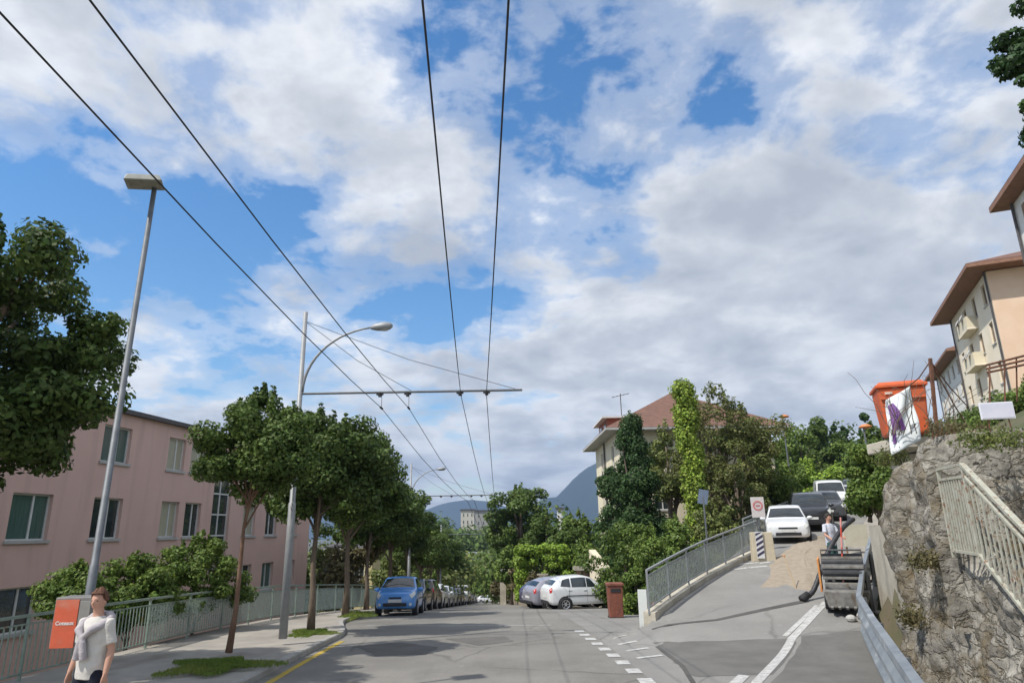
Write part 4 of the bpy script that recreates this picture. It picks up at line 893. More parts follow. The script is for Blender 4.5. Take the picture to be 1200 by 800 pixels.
def perf_mat(name, col, open_=.5, scale=45):
    m = bpy.data.materials.new(name); m.use_nodes = True; t = m.node_tree; n = t.nodes; l = t.links; b = n['Principled BSDF']; b.inputs['Base Color'].default_value = (*col, 1); b.inputs['Roughness'].default_value = .5; b.inputs['Metallic'].default_value = .3
    c = n.new('ShaderNodeTexCoord'); mp = n.new('ShaderNodeMapping'); mp.inputs['Scale'].default_value = (1, 1, 1); l.new(c.outputs['Object'], mp.inputs[0])
    v = n.new('ShaderNodeTexNoise'); v.inputs['Scale'].default_value = scale; l.new(mp.outputs[0], v.inputs['Vector']); g = n.new('ShaderNodeMath'); g.operation = 'GREATER_THAN'; g.inputs[1].default_value = open_; l.new(v.outputs[0], g.inputs[0])
    tr = n.new('ShaderNodeBsdfTransparent'); ms = n.new('ShaderNodeMixShader'); l.new(g.outputs[0], ms.inputs[0]); l.new(b.outputs[0], ms.inputs[1]); l.new(tr.outputs[0], ms.inputs[2]); l.new(ms.outputs[0], n['Material Output'].inputs[0]); return m
mesh_panel = perf_mat('woven_mesh', (.50, .57, .54), .465)
zr = lambda x, y: zmain(y) + KH
railing('railing', 'long green steel railing along the left pavement, bars near, grey mesh panels farther on', [(railx(y) + .05, y) for y in (3, 9, 13.5, 19, 25, 33, 44, 60)], zr, 1.08, 2.0, rail_g, mesh_panel, bars=.125, bars_range=(-5, 60), panel_range=(15.2, 61), gap=.12)
tl = [(3.42, 18.5), (4.6, 20.5), (5.84, 22.45), (7.6, 24.8), (9.45, 27.1)]
zk = lambda x, y: zside(st(x + .4, y)[0]) + .12
railing('ramp_railing', 'pale galvanised railing with mesh panels climbing the left side of the uphill street', tl, zk, 1.02, 1.7, galv_lt, mesh_panel, bars=.14, gap=.1)
t = thing('ramp_kerb', 'weathered concrete kerb wall carrying the ramp railing', 'kerb wall', (0, 0, 0)); mb = MB()
for (ax, ay), (bx, by) in zip(tl, tl[1:]):
    d = Vector((bx - ax, by - ay, 0)).normalized(); n_ = Vector((d.y, -d.x, 0)) * .16; za, zb = zk(ax, ay), zk(bx, by); A, B = Vector((ax, ay, 0)), Vector((bx, by, 0))
    vs = [A - n_ + Vector((0, 0, za - 2.2)), B - n_ + Vector((0, 0, zb - 2.2)), B + n_ + Vector((0, 0, zb - 2.2)), A + n_ + Vector((0, 0, za - 2.2))]; vs += [A - n_ + Vector((0, 0, za)), B - n_ + Vector((0, 0, zb)), B + n_ + Vector((0, 0, zb)), A + n_ + Vector((0, 0, za))]
    mb.add(vs, [(0, 1, 5, 4), (1, 2, 6, 5), (2, 3, 7, 6), (3, 0, 4, 7), (4, 5, 6, 7)])
mb.build('concrete', beige_c, t)
railing('upper_railing', 'railing continuing uphill behind the parked cars on the uphill street', [xy(s, TL - .2) for s in (16, 25, 35, 50)], lambda x, y: zside(st(x, y)[0]), 1.0, 2.5, galv_lt, mesh_panel, gap=.1)

# ------------------------------------------------------------------ concrete wall, stone wall, steel barrier on the right
cw = [(6.55 + .42 * (y - 11.5) if y < 17 else rightx(y) + .45, y) for y in (11.6, 13, 15, 17, 20, 24, 30, 40, 55)]
t = thing('concrete_wall', 'smooth beige concrete retaining wall running uphill beyond the rough stone wall', 'wall', (0, 0, 0)); mb = MB(); rows = []
for x, y in cw:
    s = st(x, y)[0]; zt = max(2.45, zside(s) + .75); n_ = Vector((.87, -.5, 0)); z0 = zside(s)
    rows.append([(x, y, z0 - .5), (x, y, z0 + (zt - z0) * .5), (x, y, zt), (x + n_.x * .35, y + n_.y * .35, zt), (x + n_.x * .35, y + n_.y * .35, z0 - .5)])
mb.grid(rows); mb.f.append((4, 3, 2, 1, 0)); mb.build('concrete', beige_c, t)
# terrace slab above
p = aty(1010, 512, 24); q = aty(1052, 518, 18)
t = thing('terrace_slab', 'pale pinkish stone slab edge of the terrace behind the orange bin', 'terrace', (0, 0, 0)); MB().box(((p.x + q.x) / 2 + 2.6, 21, (p.z + q.z) / 2 - .10), (4.6, 4.2, .20), rz=-.2).build('slab', mat('slab_pink', (.50, .40, .32), .9, (.58, .48, .4), 2), t); MB().box(((p.x + q.x) / 2 + 3.0, 21.6, (p.z + q.z) / 2 - 1.0), (4, 3.0, 1.45), rz=-.2).build('base', beige_c, t)
T('shrub', 1030, 530, 604, 46, 17.0, 125, leaf_md, 'large leafy bush below the pale terrace slab, left of the stone wall', n=13000, npf=70, rpk=.2, sink=.3, cat='shrub', crown='foliage')

rough = stone_mat('rough_stone', (.24, .222, .192), (.41, .385, .335), (.155, .135, .105), 3.4, moss=(.18, .135, .07), mossamt=(.46, .64), stretch=(1, 1, 1.6), bump=.7)
def wl(y): return Vector((5.70 + (.25 if y < 10.4 else .36) * (y - 10.4), y, 0))     # foot line of the wall
def disp(p, amp):
    q = p * 1.15; d, pts_ = noise.voronoi(Vector((q.x * 1.7, q.y * 1.7, q.z * 2.6)), distance_metric='DISTANCE', exponent=2.5)
    e = min(1, (d[1] - d[0]) * 1.8); return amp * .55 * (e - .7) + amp * 2.0 * noise.fractal(p * .9, 1, 2, 4) + amp * .8 * noise.fractal(p * 4.5, 1, 2, 3)
nrm = Vector((-.92, .38, 0)).normalized()
TOPZ = lambda y: 3.76 - .13 * max(0, 10.4 - y) - .42 * sm((y - 9.3) / 2.2) ** 2
def stair_z(y): return 2.08 - .62 * max(0, Y_ST - .8 - y)       # coping of the stair parapet
Y_ST = 8.7                                        # where the stair parapet starts
def tp(y): return TOPZ(y) if y > Y_ST + .12 else (stair_z(y) if y < Y_ST else stair_z(Y_ST) + (TOPZ(Y_ST + .12) - stair_z(Y_ST)) * (y - Y_ST) / .12)
rows = []; ysw = [11.05 - .045 * k for k in range(int((11.05 - 2.8) / .045))]
for k in range(13):   # rounded far end, turning back from the road
    a = (12 - k) / 12 * 1.35; q = wl(11.05) + Vector((.0, .0, 0)) ; off = Vector((math.sin(a) * 0 + (1 - math.cos(a)) * .9 + .0, math.sin(a) * .85, 0))
    zt = TOPZ(11.05) - .35 * a; col = []
    for j in range(76): z = -.3 + (zt + .3) * j / 75; p = q + off + Vector((0, 0, z)); col.append(p + (nrm * math.cos(a) + Vector((0, 1, 0)) * math.sin(a)) * (disp(p, .07) - .16 * sm((z - zt + .25) / .25)) + nrm * (-.045 * z))
    rows.append(col)
for y in ysw:
    zt = tp(y); col = []
    for j in range(76):
        z = -.3 + (zt + .3) * j / 75; p = wl(y) + Vector((0, 0, z)); batter = -.12 * z; rnd_ = .16 * sm((z - zt + .25) / .25); col.append(p + nrm * (disp(p, .07) + batter - rnd_))
    rows.append(col)
t = thing('stone_wall', 'rough mossy grey and brown stone retaining wall with rounded end, filling the lower right', 'wall', (0, 0, 0))
# top caps
for r_i in rows:
    p = Vector(r_i[-1]); back = 2.0 if p.y > Y_ST else .34
    r_i += [p - nrm * .08 + Vector((0, 0, .02)), p - nrm * back * .5 + Vector((0, 0, .03 + .03 * noise.noise(p * 4))), p - nrm * back, p - nrm * back - Vector((0, 0, 1.0))]
MB().grid(rows).build('stonework', rough, t, smooth=True)
rows = []
for k in range(150):
    y = Y_ST + .45 - k * .045; zt = 3.80 - .13 * max(0, 10.4 - y); col = []
    for j in range(56): z = .0 + (zt - .0) * j / 55; p = wl(y) - nrm * 1.8 + Vector((0, 0, z)); col.append(p + nrm * disp(p, .07))
    p = Vector(col[-1]); col += [p - nrm * .1 + Vector((0, 0, .02)), p - nrm * 1.6 + Vector((0, 0, .05))]; rows.append(col)
MB().grid(rows).build('upper_stonework', rough, t, smooth=True)
# end cheek of the landing
rows = []
for k in range(30):
    q = wl(Y_ST + .1) - nrm * (1.75 * k / 29); rows.append([q + Vector((0, disp(q + Vector((0, 0, z)), .05), z)) for z in np.linspace(1.2, 3.42, 40)])
MB().grid(rows).build('landing_cheek', rough, t, smooth=True)
t = thing('stone_steps', 'worn stone steps descending toward the viewer between the two faces of the stone wall', 'steps', (0, 0, 0)); mb = MB()
for k in range(14):
    y = Y_ST - .55 - k * .29; zt = 1.98 - .18 * k; q = wl(y) - nrm * 1.12; mb.box((q.x, q.y, zt - .5), (1.0, .30, 1.0), rz=-math.atan2(.42, 1))
q = wl(Y_ST - .25) - nrm * 1.12; mb.box((q.x, q.y, 1.56), (1.0, .75, 1.0), rz=-math.atan2(.42, 1)); mb.build('treads', concrete, t)
# stair railing
t = thing('stair_railing', 'rust stained cream metal railing of thin upright bars above the stone steps', 'railing', (0, 0, 0)); tr = MB(); br = MB(); off = nrm * -.12
def rp(y, up): q = wl(y) + off; return Vector((q.x, q.y, stair_z(min(y, Y_ST - .8)) + up))
Z = Vector((0, 0, 1)); y2 = 3.6
A, B = rp(Y_ST - .8, .06), rp(Y_ST - .8, 1.06)
lb = wl(Y_ST - .02) + off + Z * 2.16; lt = lb + Z * .98
tr.bar(lt, B + Z * 0, .045, .03); tr.bar(B, rp(y2, 1.06), .06, .035); tr.bar(lt - Z * .13, B - Z * .14, .03); tr.bar(B - Z * .14, rp(y2, .92), .03); tr.bar(lb, A, .03); tr.bar(A, rp(y2, .06), .035)
for k in range(1, 10): q = lb.lerp(A, k / 10); w_ = (lt - Z * .13).lerp(B - Z * .14, k / 10); br.bar(q, w_, .016)
n = 38
for k in range(1, n): q = A.lerp(rp(y2, .06), k / n); w_ = (B - Z * .14).lerp(rp(y2, .92), k / n); br.bar(q, w_, .016)
tr.build('rail', rail_c, t); br.build('balusters', rail_c, t)
for a, b in ((lb, lt), (A, B), (rp(6.2, .0), rp(6.2, 1.03)), (rp(4.8, 0), rp(4.8, 1.03))): MB().bar(a - Z * .08, b, .03).build('post', rail_c, t)
# steel road barrier
t = thing('steel_barrier', 'grey blue steel guard rail running between the asphalt and the stone wall', 'guard rail', (0, 0, 0)); bl = [(5.05 + .42 * (y - 10.0), y) for y in (3, 6, 9, 12, 15)] + [(rightx(y) - .12, y) for y in (17.5, 20, 22.5)]
prof = [(0, .14), (-.012, .20), (.06, .27), (.06, .33), (-.012, .40), (-.012, .46), (.06, .53), (.06, .59), (-.012, .66), (0, .72), (.09, .74), (.1, .70)]
rows = []
for i, (x, y) in enumerate(bl):
    z = max(0, zside(st(x - .3, y)[0])) + .02; a, b = bl[max(0, i - 1)], bl[min(len(bl) - 1, i + 1)]; d = Vector((b[0] - a[0], b[1] - a[1], 0)).normalized(); n_ = Vector((d.y, -d.x, 0)); rows.append([Vector((x, y, z + h_ * 1.3)) + n_ * o_ for o_, h_ in prof])
bar_m = mat('barrier_steel', (.25, .28, .31), .5, (.37, .40, .42), 2, metal=.5, streak=((.5, .52, .53), 2.5, (1, .4, 2), .6, .7))
MB().grid(rows).build('beam', bar_m, t, solid=.012)
for x, y in bl: z = max(0, zside(st(x, y)[0])); MB().box((x + .14, y, z + .4), (.1, .1, 1.0)).build('post', galv, t)
# pale strip of pavement uphill right
rows = []
for s in np.arange(8.0, 40, 1.0):
    rows.append([(*xy(s, tt), zside(s) + .10) for tt in (2.25, 2.7, 3.3)] )
tag(MB().grid(rows).build('upper_pavement', pave), kind='structure')

# ------------------------------------------------------------------ masts, lamps, overhead wires
def street_lamp_curve(base, H_, arm, drop, nm, lab, head_m=galv_lt, dirx=(1, 0), r=.06, group=None, mast=True, z_start=None):
    t = thing(nm, lab, 'street lamp', base, 0, group); d = Vector((dirx[0], dirx[1], 0)).normalized()
    MB().tube([(0, 0, 0), (0, 0, H_)], [r * 1.3, r * .8], 12).build('pole', galv, t, smooth=True)
    pts = [Vector((0, 0, z_start or H_ - .4)) + d * (arm * (1 - math.cos(a)) if True else 0) + Vector((0, 0, drop * math.sin(a))) for a in np.linspace(0, 1.4, 10)]
    MB().tube(pts, [.045 - .002 * k for k in range(10)], 8).build('arm', galv_lt, t, smooth=True)
    e = pts[-1]; h = MB().lathe([(0, -.02), (.05, 0), (.11, .2), (.13, .42), (.10, .6), (.04, .7), (0, .71)], 16); q = (pts[-1] - pts[-2]).normalized()
    h.xf(Matrix.Translation(e) @ q.to_track_quat('Z', 'Y').to_matrix().to_4x4() @ Matrix.Diagonal((1, 1, 1, 1))); ho = h.build('lamp_head', head_m, t, smooth=True)
    ln = MB().lathe([(0, -.035), (.06, -.03), (.085, .0)], 14); ln.xf(Matrix.Translation(e + q * .42 + Vector((0, 0, -.09))) @ Matrix.Diagonal((1.5, .9, 1, 1))); ln.build('lens', mat('lamp_lens', (.5, .5, .48), .2, spec=.8), ho, smooth=True)
    return t
# near grey lamp with flat square head
lb = aty(105, 700, 10.0); lt_ = aty(181, 221, 10.0)
t = thing('street_lamp', 'tall leaning grey street lamp with flat square head behind the pedestrian', 'street lamp', (lb.x - .03, 10.0, KH))
lean = lt_ - Vector((lb.x - .03, 10.0, KH))
MB().tube([(0, 0, 0), lean * .25, lean * .251, lean], [.066, .06, .05, .038], 14).build('pole', galv, t, smooth=True)
d = MB(); d.box((0, 0, .06), (.56, .42, .11), taper=.82); hd = d.build('lamp_head', mat('lamp_box', (.30, .30, .27), .5, (.38, .38, .34), 6), t, bevel=.012); hd.location = lean + Vector((-.10, -.12, .0)); hd.rotation_euler = (.05, -.12, .35)
d = MB().box((0, 0, -.003), (.44, .30, .02)).build('lens', mat('lens_grey', (.22, .22, .17), .25, (.30, .30, .25), 8, spec=.7), hd)
# trolley masts
def mast(base, H_, lab, arm_px=None, arm_len=5.4, za=5.8, lamp=True, rise=0.0):
    t = thing('trolley_mast', lab, 'mast', base, 0, 'trolley wire masts along the left pavement')
    MB().tube([(0, 0, 0), (0, 0, 3.1), (0, 0, 3.12), (0, 0, H_)], [.10, .09, .072, .058], 14).build('pole', galv_lt, t, smooth=True)
    MB().tube([(0, 0, za), (arm_len, 0, za + rise)], .032, 8).build('cross_arm', galv, t)
    for k, f in enumerate((.36, .485, .72, .84)):
        x = arm_len * f; mb = MB(); mb.tube([(x, 0, za), (x, 0, za - .12)], .045, 6); mb.tube([(x - .09, 0, za - .05), (x + .09, 0, za - .05)], .028, 6); mb.build('insulator', blackm, t)
    for e in (arm_len * .97, arm_len * .5): MB().tube([(0, 0, H_ - .25), (e * .5, 0, (H_ - .25 + za) / 2 - .12), (e, 0, za + .03)], .008, 4).build('stay_wire', galv, t)
    if lamp:
        pts = [Vector((.05, 0, za + .05)) + Vector((1.95 * (1 - math.cos(a)), 0, 1.72 * math.sin(a))) for a in np.linspace(0, 1.45, 14)]
        MB().tube(pts, [.045 - .0015 * k for k in range(14)], 8).build('lamp_arm', galv_lt, t, smooth=True)
        e = pts[-1]; h = MB().lathe([(0, -.02), (.05, 0), (.10, .15), (.12, .34), (.10, .5), (.04, .58), (0, .585)], 16); q = Vector((1, 0, .08)).normalized()
        h.xf(Matrix.Translation(e) @ q.to_track_quat('Z', 'Y').to_matrix().to_4x4()); ho = h.build('lamp_head', galv_lt, t, smooth=True)
        ln = MB().lathe([(0, -.035), (.06, -.03), (.08, .0)], 14); ln.xf(Matrix.Translation(e + q * .36 + Vector((0, 0, -.085))) @ Matrix.Diagonal((1.6, 1.0, 1, 1))); ln.build('lens', mat('lamp_lens', (.5, .5, .48), .2, spec=.8), ho, smooth=True)
    return t
mb0 = Vector((-5.52, 17.0, KH)); m1t = aty(352, 366, 17); m1a = aty(480, 459, 17)
mast(mb0, m1t.z - KH, 'nearest steel trolley mast with curved lamp arm, between the first two street trees', za=m1a.z - KH, arm_len=aty(612, 457, 17).x - mb0.x)
mst = [(46, 581, 497, 580, True), (73, 626, 528, 586, False), (120, 655, 541, 574, False), (140, 661, 543, 576, False)]; armz = [(17, m1a.z)]
for k, (Y, py, pxa, pxb, lp) in enumerate(mst):
    a, b = aty(pxa, py, Y), aty(pxb, py, Y); x0 = min(a.x, kerbx(Y) - .5); zb = zmain(Y) + KH
    mast((x0, Y, zb), a.z - zb + (2.2 if lp else 1.0), ['second trolley mast with a curved lamp arm, above the street tree crowns', 'third trolley mast, its pale arm level with the far treetops', 'fourth trolley mast, far down the road', 'fifth and farthest trolley mast at the foot of the road'][k], za=a.z - zb, arm_len=b.x - x0, lamp=lp); armz.append((Y, a.z))
wires = [((0, 15), (447, 478), (548, 587), (566, 629)), ((105, 0), (479, 478), (556, 587), (570, 629)), ((495, 0), (540, 462), (571, 587), (577, 629)), ((596, 0), (570, 461), (580, 587), (582, 629))]
for k, wp in enumerate(wires):
    za = m1a.z - (.18 if k < 2 else .10); z = za; P = []
    p0 = atz(*wp[0], za + .02); pm = aty(wp[1][0], wp[1][1], 17); p2 = aty(wp[2][0], wp[2][1], 46); p3 = aty(wp[3][0], wp[3][1], 73)
    p00 = p0 + (p0 - pm).normalized() * 14; p00.z = za
    t = thing('overhead_wire', ['outermost left black trolley wire, crossing the head of the grey street lamp', 'second black trolley wire from the left, passing just behind the curved lamp', 'third black trolley wire from the left, above the middle of the road', 'rightmost black trolley wire, nearly vertical in the view'][k], 'wire', (0, 0, 0), 0, 'trolley wires above the road')
    pts = [p00, p0] + [p0.lerp(pm, f) - Vector((0, 0, .10 * 4 * f * (1 - f))) for f in (.25, .5, .75)] + [pm] + [pm.lerp(p2, f) - Vector((0, 0, .30 * 4 * f * (1 - f))) for f in (.25, .5, .75)] + [p2, p3, aty(574 + k * 2, 657, 120), aty(572 + k * 3, 662, 140)]
    MB().tube(pts, [.0085, .0085] + [.0085] * 4 + [.011] * 3 + [.014, .02, .025, .025], 6, cap=False).build('wire', blackm, t)
    MB().tube([pm - Vector((0, .12, 0)), pm + Vector((0, .12, 0))], .028, 6).build('clamp', blackm, t)
    if k < 2: MB().tube([pm, (pm.x, 17, m1a.z)], .006, 4).build('hanger', blackm, t)
# orange street lamps on the right hill
for k, (px, py, Y, lab) in enumerate([(917, 489, 50, 'orange headed street lamp rising out of the trees above the white hatchback'), (1012, 501, 40, 'orange headed street lamp just left of the orange bin')]):
    q = aty(px, py, Y); s_ = st(q.x, q.y)[0]; zb = zside(s_) + (0 if k == 0 else 2); t = thing('orange_lamp', lab, 'street lamp', (q.x, Y, zb)); h_ = q.z - zb
    MB().tube([(0, 0, 0), (0, 0, h_)], [.08, .05], 8).build('pole', galv, t); MB().lathe([(0, .22), (.16, .2), (.34, .10), (.36, .02), (.3, 0), (.05, -.06), (0, -.06)], 16, (.12, 0, h_)).build('lamp_head', mat('lamp_orange', (.75, .28, .10), .5, (.65, .22, .08), 5), t, smooth=True)

# ------------------------------------------------------------------ cars
def paint(name, c): return mat(name, c, .28, tuple(min(1, x * 1.06) for x in c), 2, spec=.6, coat=.6)
car_glass = mat('car_glass', (.015, .02, .024), .05, (.035, .045, .05), 1.5, spec=1.0)
trimb = mat('car_trim', (.02, .02, .022), .6, (.03, .03, .032), 8)
rim_m = mat('rim', (.5, .5, .51), .35, (.6, .6, .61), 6, metal=.6)
head_m = mat('headlight', (.62, .64, .62), .15, (.75, .76, .72), 9, spec=.9)
tail_m = mat('taillight', (.42, .015, .015), .2, (.55, .03, .02), 8, spec=.8)
plate_m = mat('plate', (.7, .7, .68), .5, (.62, .62, .6), 8)
def profile(kind, Lc, Wc, Hc):
    w = Wc / 2; h = Hc
    # x (fraction from nose), zlow, belt, top, half width belt, half width top
    if kind == 'city': S = [(0, .30, .40, .50, .66, .5), (.015, .20, .46, .55, .84, .66), (.06, .17, .50, .60, .95, .76), (.16, .16, .56, .66, .99, .84), (.235, .16, .60, .69, 1, .86), (.40, .16, .62, .965, 1, .74), (.55, .16, .63, 1.0, 1, .74), (.78, .16, .64, .975, 1, .72), (.90, .17, .64, .90, .97, .68), (.965, .18, .62, .70, .92, .70), (.992, .24, .58, .62, .85, .66), (1, .30, .50, .54, .74, .5)]
    elif kind == 'suv': S = [(0, .30, .44, .56, .70, .5), (.012, .20, .50, .60, .88, .7), (.05, .18, .55, .64, .96, .78), (.20, .17, .60, .67, 1, .84), (.26, .17, .61, .69, 1, .85), (.38, .17, .63, .96, 1, .76), (.52, .17, .64, 1.0, 1, .76), (.80, .17, .65, .985, 1, .75), (.91, .18, .65, .93, .98, .72), (.97, .2, .63, .74, .95, .74), (.992, .24, .6, .64, .9, .66), (1, .30, .5, .55, .8, .5)]
    elif kind == 'van': S = [(0, .26, .40, .48, .74, .5), (.012, .16, .46, .53, .9, .7), (.05, .14, .50, .57, .97, .8), (.13, .13, .53, .62, 1, .86), (.17, .13, .55, .65, 1, .87), (.30, .13, .57, .96, 1, .82), (.42, .13, .58, 1.0, 1, .84), (.9, .13, .58, .99, 1, .84), (.96, .14, .58, .95, .99, .82), (.985, .15, .57, .80, .98, .84), (.995, .2, .56, .62, .96, .8), (1, .22, .5, .54, .9, .6)]
    else: S = [(0, .28, .40, .48, .66, .5), (.013, .19, .46, .53, .84, .66), (.05, .17, .50, .585, .95, .76), (.18, .16, .56, .645, .99, .84), (.27, .16, .60, .675, 1, .86), (.44, .16, .62, .95, 1, .74), (.56, .16, .63, 1.0, 1, .73), (.76, .16, .64, .97, 1, .71), (.88, .17, .65, .88, .97, .68), (.955, .18, .63, .72, .93, .70), (.99, .24, .60, .64, .86, .66), (1, .30, .5, .55, .76, .5)]
    P = []
    for x, zl, zb, zt, wb, wt in S:
        X = Lc / 2 - x * Lc; zl, zb, zt = zl * h, zb * h, zt * h; wb, wt = wb * w, wt * w
        P.append([(X, 0, zl), (X, wb * .86, zl), (X, wb * .985, zl + .06 * h), (X, wb, (zl + zb) / 2 + .02 * h), (X, wb * .965, zb), (X, wt, zb + (zt - zb) * .90), (X, wt * .74, zt - .003 * h), (X, 0, zt + .006 * h)])
    return P
def cat_(a, b, c, d, t): return .5 * ((2 * b) + (c - a) * t + (2 * a - 5 * b + 4 * c - d) * t * t + (3 * b - a - 3 * c + d) * t ** 3)
class Surf:
    def __init__(s, P): s.P = np.array(P); s.n, s.m = s.P.shape[:2]
    def __call__(s, u, v):
        i = min(int(u), s.n - 2); fu = u - i; j = min(int(v), s.m - 2); fv = v - j; g = lambda a: min(max(a, 0), s.n - 1); h = lambda a: min(max(a, 0), s.m - 1)
        rows = []
        for k in (-1, 0, 1, 2): r = s.P[g(i + k)]; rows.append(r[h(j - 1)] * 0 + ((1 - fv) * r[j] + fv * r[h(j + 1)]) * .55 + cat_(r[h(j - 1)], r[j], r[h(j + 1)], r[h(j + 2)], fv) * .45)
        q = ((1 - fu) * rows[1] + fu * rows[2]) * .5 + cat_(*rows, fu) * .5
        return Vector(q)
    def nrm(s, u, v):
        e = .05; a = s(min(u + e, s.n - 1), v) - s(max(u - e, 0), v); b = s(u, min(v + e, s.m - 1)) - s(u, max(v - e, 0)); return -a.cross(b).normalized() if a.cross(b).length > 1e-9 else Vector((0, 0, 1))
def cpatch(S, q, side=1, off=.006, nu=8, nv=5):
    """q: four (u,v) corners"""
    rows = []
    for i in range(nu + 1):
        row = []
        for j in range(nv + 1):
            a, b = i / nu, j / nv; u = (q[0][0] * (1 - a) + q[1][0] * a) * (1 - b) + (q[3][0] * (1 - a) + q[2][0] * a) * b; v = (q[0][1] * (1 - a) + q[1][1] * a) * (1 - b) + (q[3][1] * (1 - a) + q[2][1] * a) * b
            p = S(u, v); n = S.nrm(u, v)
            if n.dot(Vector((0, p.y, p.z - .7)) + Vector((p.x * .15, 0, 0))) < 0: n = -n
            p = p + n * off; row.append((p.x, p.y * side, p.z))
        rows.append(row)
    return MB().grid(rows)
def make_car(name, lab, cat, kind, Lc, Wc, Hc, pm, wheel_r=.31, group=None, detail=True, wx=(.19, .80), grille_c=None, bumper=None):
    t = thing(name, lab, cat, (0, 0, 0), 0, group); S = Surf(profile(kind, Lc, Wc, Hc)); n, m = S.n, S.m
    rows = []
    for u in np.linspace(0, n - 1, 67):
        r = [S(u, v) for v in np.linspace(0, m - 1, 36)]; rows.append([(p.x, -p.y, p.z) for p in r] + [(p.x, p.y, p.z) for p in reversed(r)][1:-1] + [(r[0].x, -r[0].y, r[0].z)])
    mb = MB().grid(rows); k = len(rows[0])
    for rr, base in ((rows[0], 0), (rows[-1], (len(rows) - 1) * k)):
        c = sum((Vector(p) for p in rr[:-1]), Vector()) / (k - 1); ci = len(mb.v); mb.v.append(tuple(c)); mb.f += [(base + i, base + i + 1, ci) for i in range(k - 1)]
    body = mb.build('body', pm, t, smooth=True)
    xw = [Lc / 2 - f * Lc for f in wx]; yw = Wc / 2
    for xi in xw:
        for s in (-1, 1):
            MB().lathe([(0, -.16), (wheel_r + .055, -.16), (wheel_r + .055, .006), (wheel_r + .045, .012), (0, .012)], 28, (xi, 0, wheel_r), 'Y').xf(Matrix.Translation((0, s * yw * .985, 0)) @ Matrix.Diagonal((1, s, 1, 1))).build('wheel_arch', trimb, t)
            w_ = MB().lathe([(wheel_r * .64, -.13), (wheel_r * .95, -.13), (wheel_r, -.10), (wheel_r, .0), (wheel_r * .96, .028), (wheel_r * .66, .032), (wheel_r * .64, .01)], 28, (xi, 0, wheel_r), 'Y').xf(Matrix.Translation((0, s * (yw * .985 + .006), 0)) @ Matrix.Diagonal((1, s, 1, 1))).build('wheel', blackm, t, smooth=True)
            r = MB().lathe([(0, .0), (wheel_r * .2, .03), (wheel_r * .2, .018), (wheel_r * .22, -.0)], 14, (xi, 0, wheel_r), 'Y'); r.lathe([(wheel_r * .56, .016), (wheel_r * .66, .03), (wheel_r * .67, .0)], 24, (xi, 0, wheel_r), 'Y')
            for a in range(6):
                an = a * math.pi / 3; c = Vector((math.cos(an), 0, math.sin(an))); r.bar(Vector((xi, .012, wheel_r)) + c * wheel_r * .12, Vector((xi, .012, wheel_r)) + c * wheel_r * .62, .05, .02)
            r.xf(Matrix.Translation((0, s * (yw * .985 + .008), 0)) @ Matrix.Diagonal((1, s, 1, 1))).build('rim', rim_m, w_)
    cpatch(S, [(4.06, 6.94), (4.93, 6.94), (4.93, 5.35), (4.06, 5.0)], 1).build
    ws_ = cpatch(S, [(4.08, 7), (4.92, 7), (4.92, 5.45), (4.08, 5.15)], 1); w2 = cpatch(S, [(4.08, 7), (4.92, 7), (4.92, 5.45), (4.08, 5.15)], -1); ws_.add(w2.v, w2.f); ws_.build('windscreen', car_glass, t, smooth=True)
    ru = (8.0, 8.9) if kind != 'van' else (8.05, 9.2)
    rw = cpatch(S, [(ru[0] + .1, 7), (ru[1], 7), (ru[1], 5.3), (ru[0] + .1, 5.4)], 1); r2 = cpatch(S, [(ru[0] + .1, 7), (ru[1], 7), (ru[1], 5.3), (ru[0] + .1, 5.4)], -1); rw.add(r2.v, r2.f); rw.build('rear_window', car_glass, t, smooth=True)
    for s in (-1, 1):
        for q in ([(4.45, 4.18), (5.5, 4.12), (5.5, 4.93), (5.0, 4.9)], [(5.58, 4.12), (6.72, 4.12), (6.72, 4.93), (5.58, 4.93)], [(6.8, 4.12), (7.75, 4.25), (7.45, 4.88), (6.8, 4.93)]):
            if kind == 'van' and q[0][0] > 5.55: continue
            cpatch(S, q, s).build('side_window', car_glass, t, smooth=True)
        cpatch(S, [(.75, 3.72), (2.6, 4.15), (2.7, 4.75), (.85, 4.75)] if kind == 'city' else [(.8, 3.85), (2.6, 4.1), (2.7, 4.6), (.9, 4.75)], s, .008).build('headlight', head_m, t, smooth=True)
        cpatch(S, [(9.3, 3.55), (10.2, 3.5), (10.1, 4.5), (9.0, 4.5)] if kind != 'van' else [(9.2, 3.3), (10.0, 3.3), (10.0, 4.4), (9.2, 4.4)], s, .008).build('taillight', tail_m, t, smooth=True)
        p = S(4.35, 4.1); mb = MB().lathe([(0, -.07), (.075, -.05), (.095, 0), (.07, .05), (0, .06)], 12, (0, 0, 0), 'X'); mb.xf(Matrix.Translation((p.x, s * (abs(p.y) + .11), p.z + .05)) @ Matrix.Diagonal((.8, 1.25, .85, 1))).build('mirror', pm, t, smooth=True)
        if detail:
            a = cpatch(S, [(4.3, 3.0), (7.2, 3.0), (7.2, 3.12), (4.3, 3.12)], s, .012, 12, 2); a.build('side_strip', trimb, t)
            for u in (5.52, 6.74): p = S(u, 3.8); MB().box((p.x - .1, s * (abs(p.y) + .012), p.z), (.16, .02, .025)).build('door_handle', pm, t, bevel=.004)
            for u in (4.35, 5.54, 6.9): cpatch(S, [(u - .012, 1.9), (u + .012, 1.9), (u + .012, 4.05), (u - .012, 4.05)], s, .003, 1, 8).build('door_gap', trimb, t)
    h = Hc; xf_ = Lc / 2
    g = MB(); rows = [[S(.45, 0) for _ in range(1)]]
    def face_strip(u0, u1, v0, v1, name_, mt, off=.01):
        a = cpatch(S, [(u0, v0), (u1, v0), (u1, v1), (u0, v1)], 1, off); return a
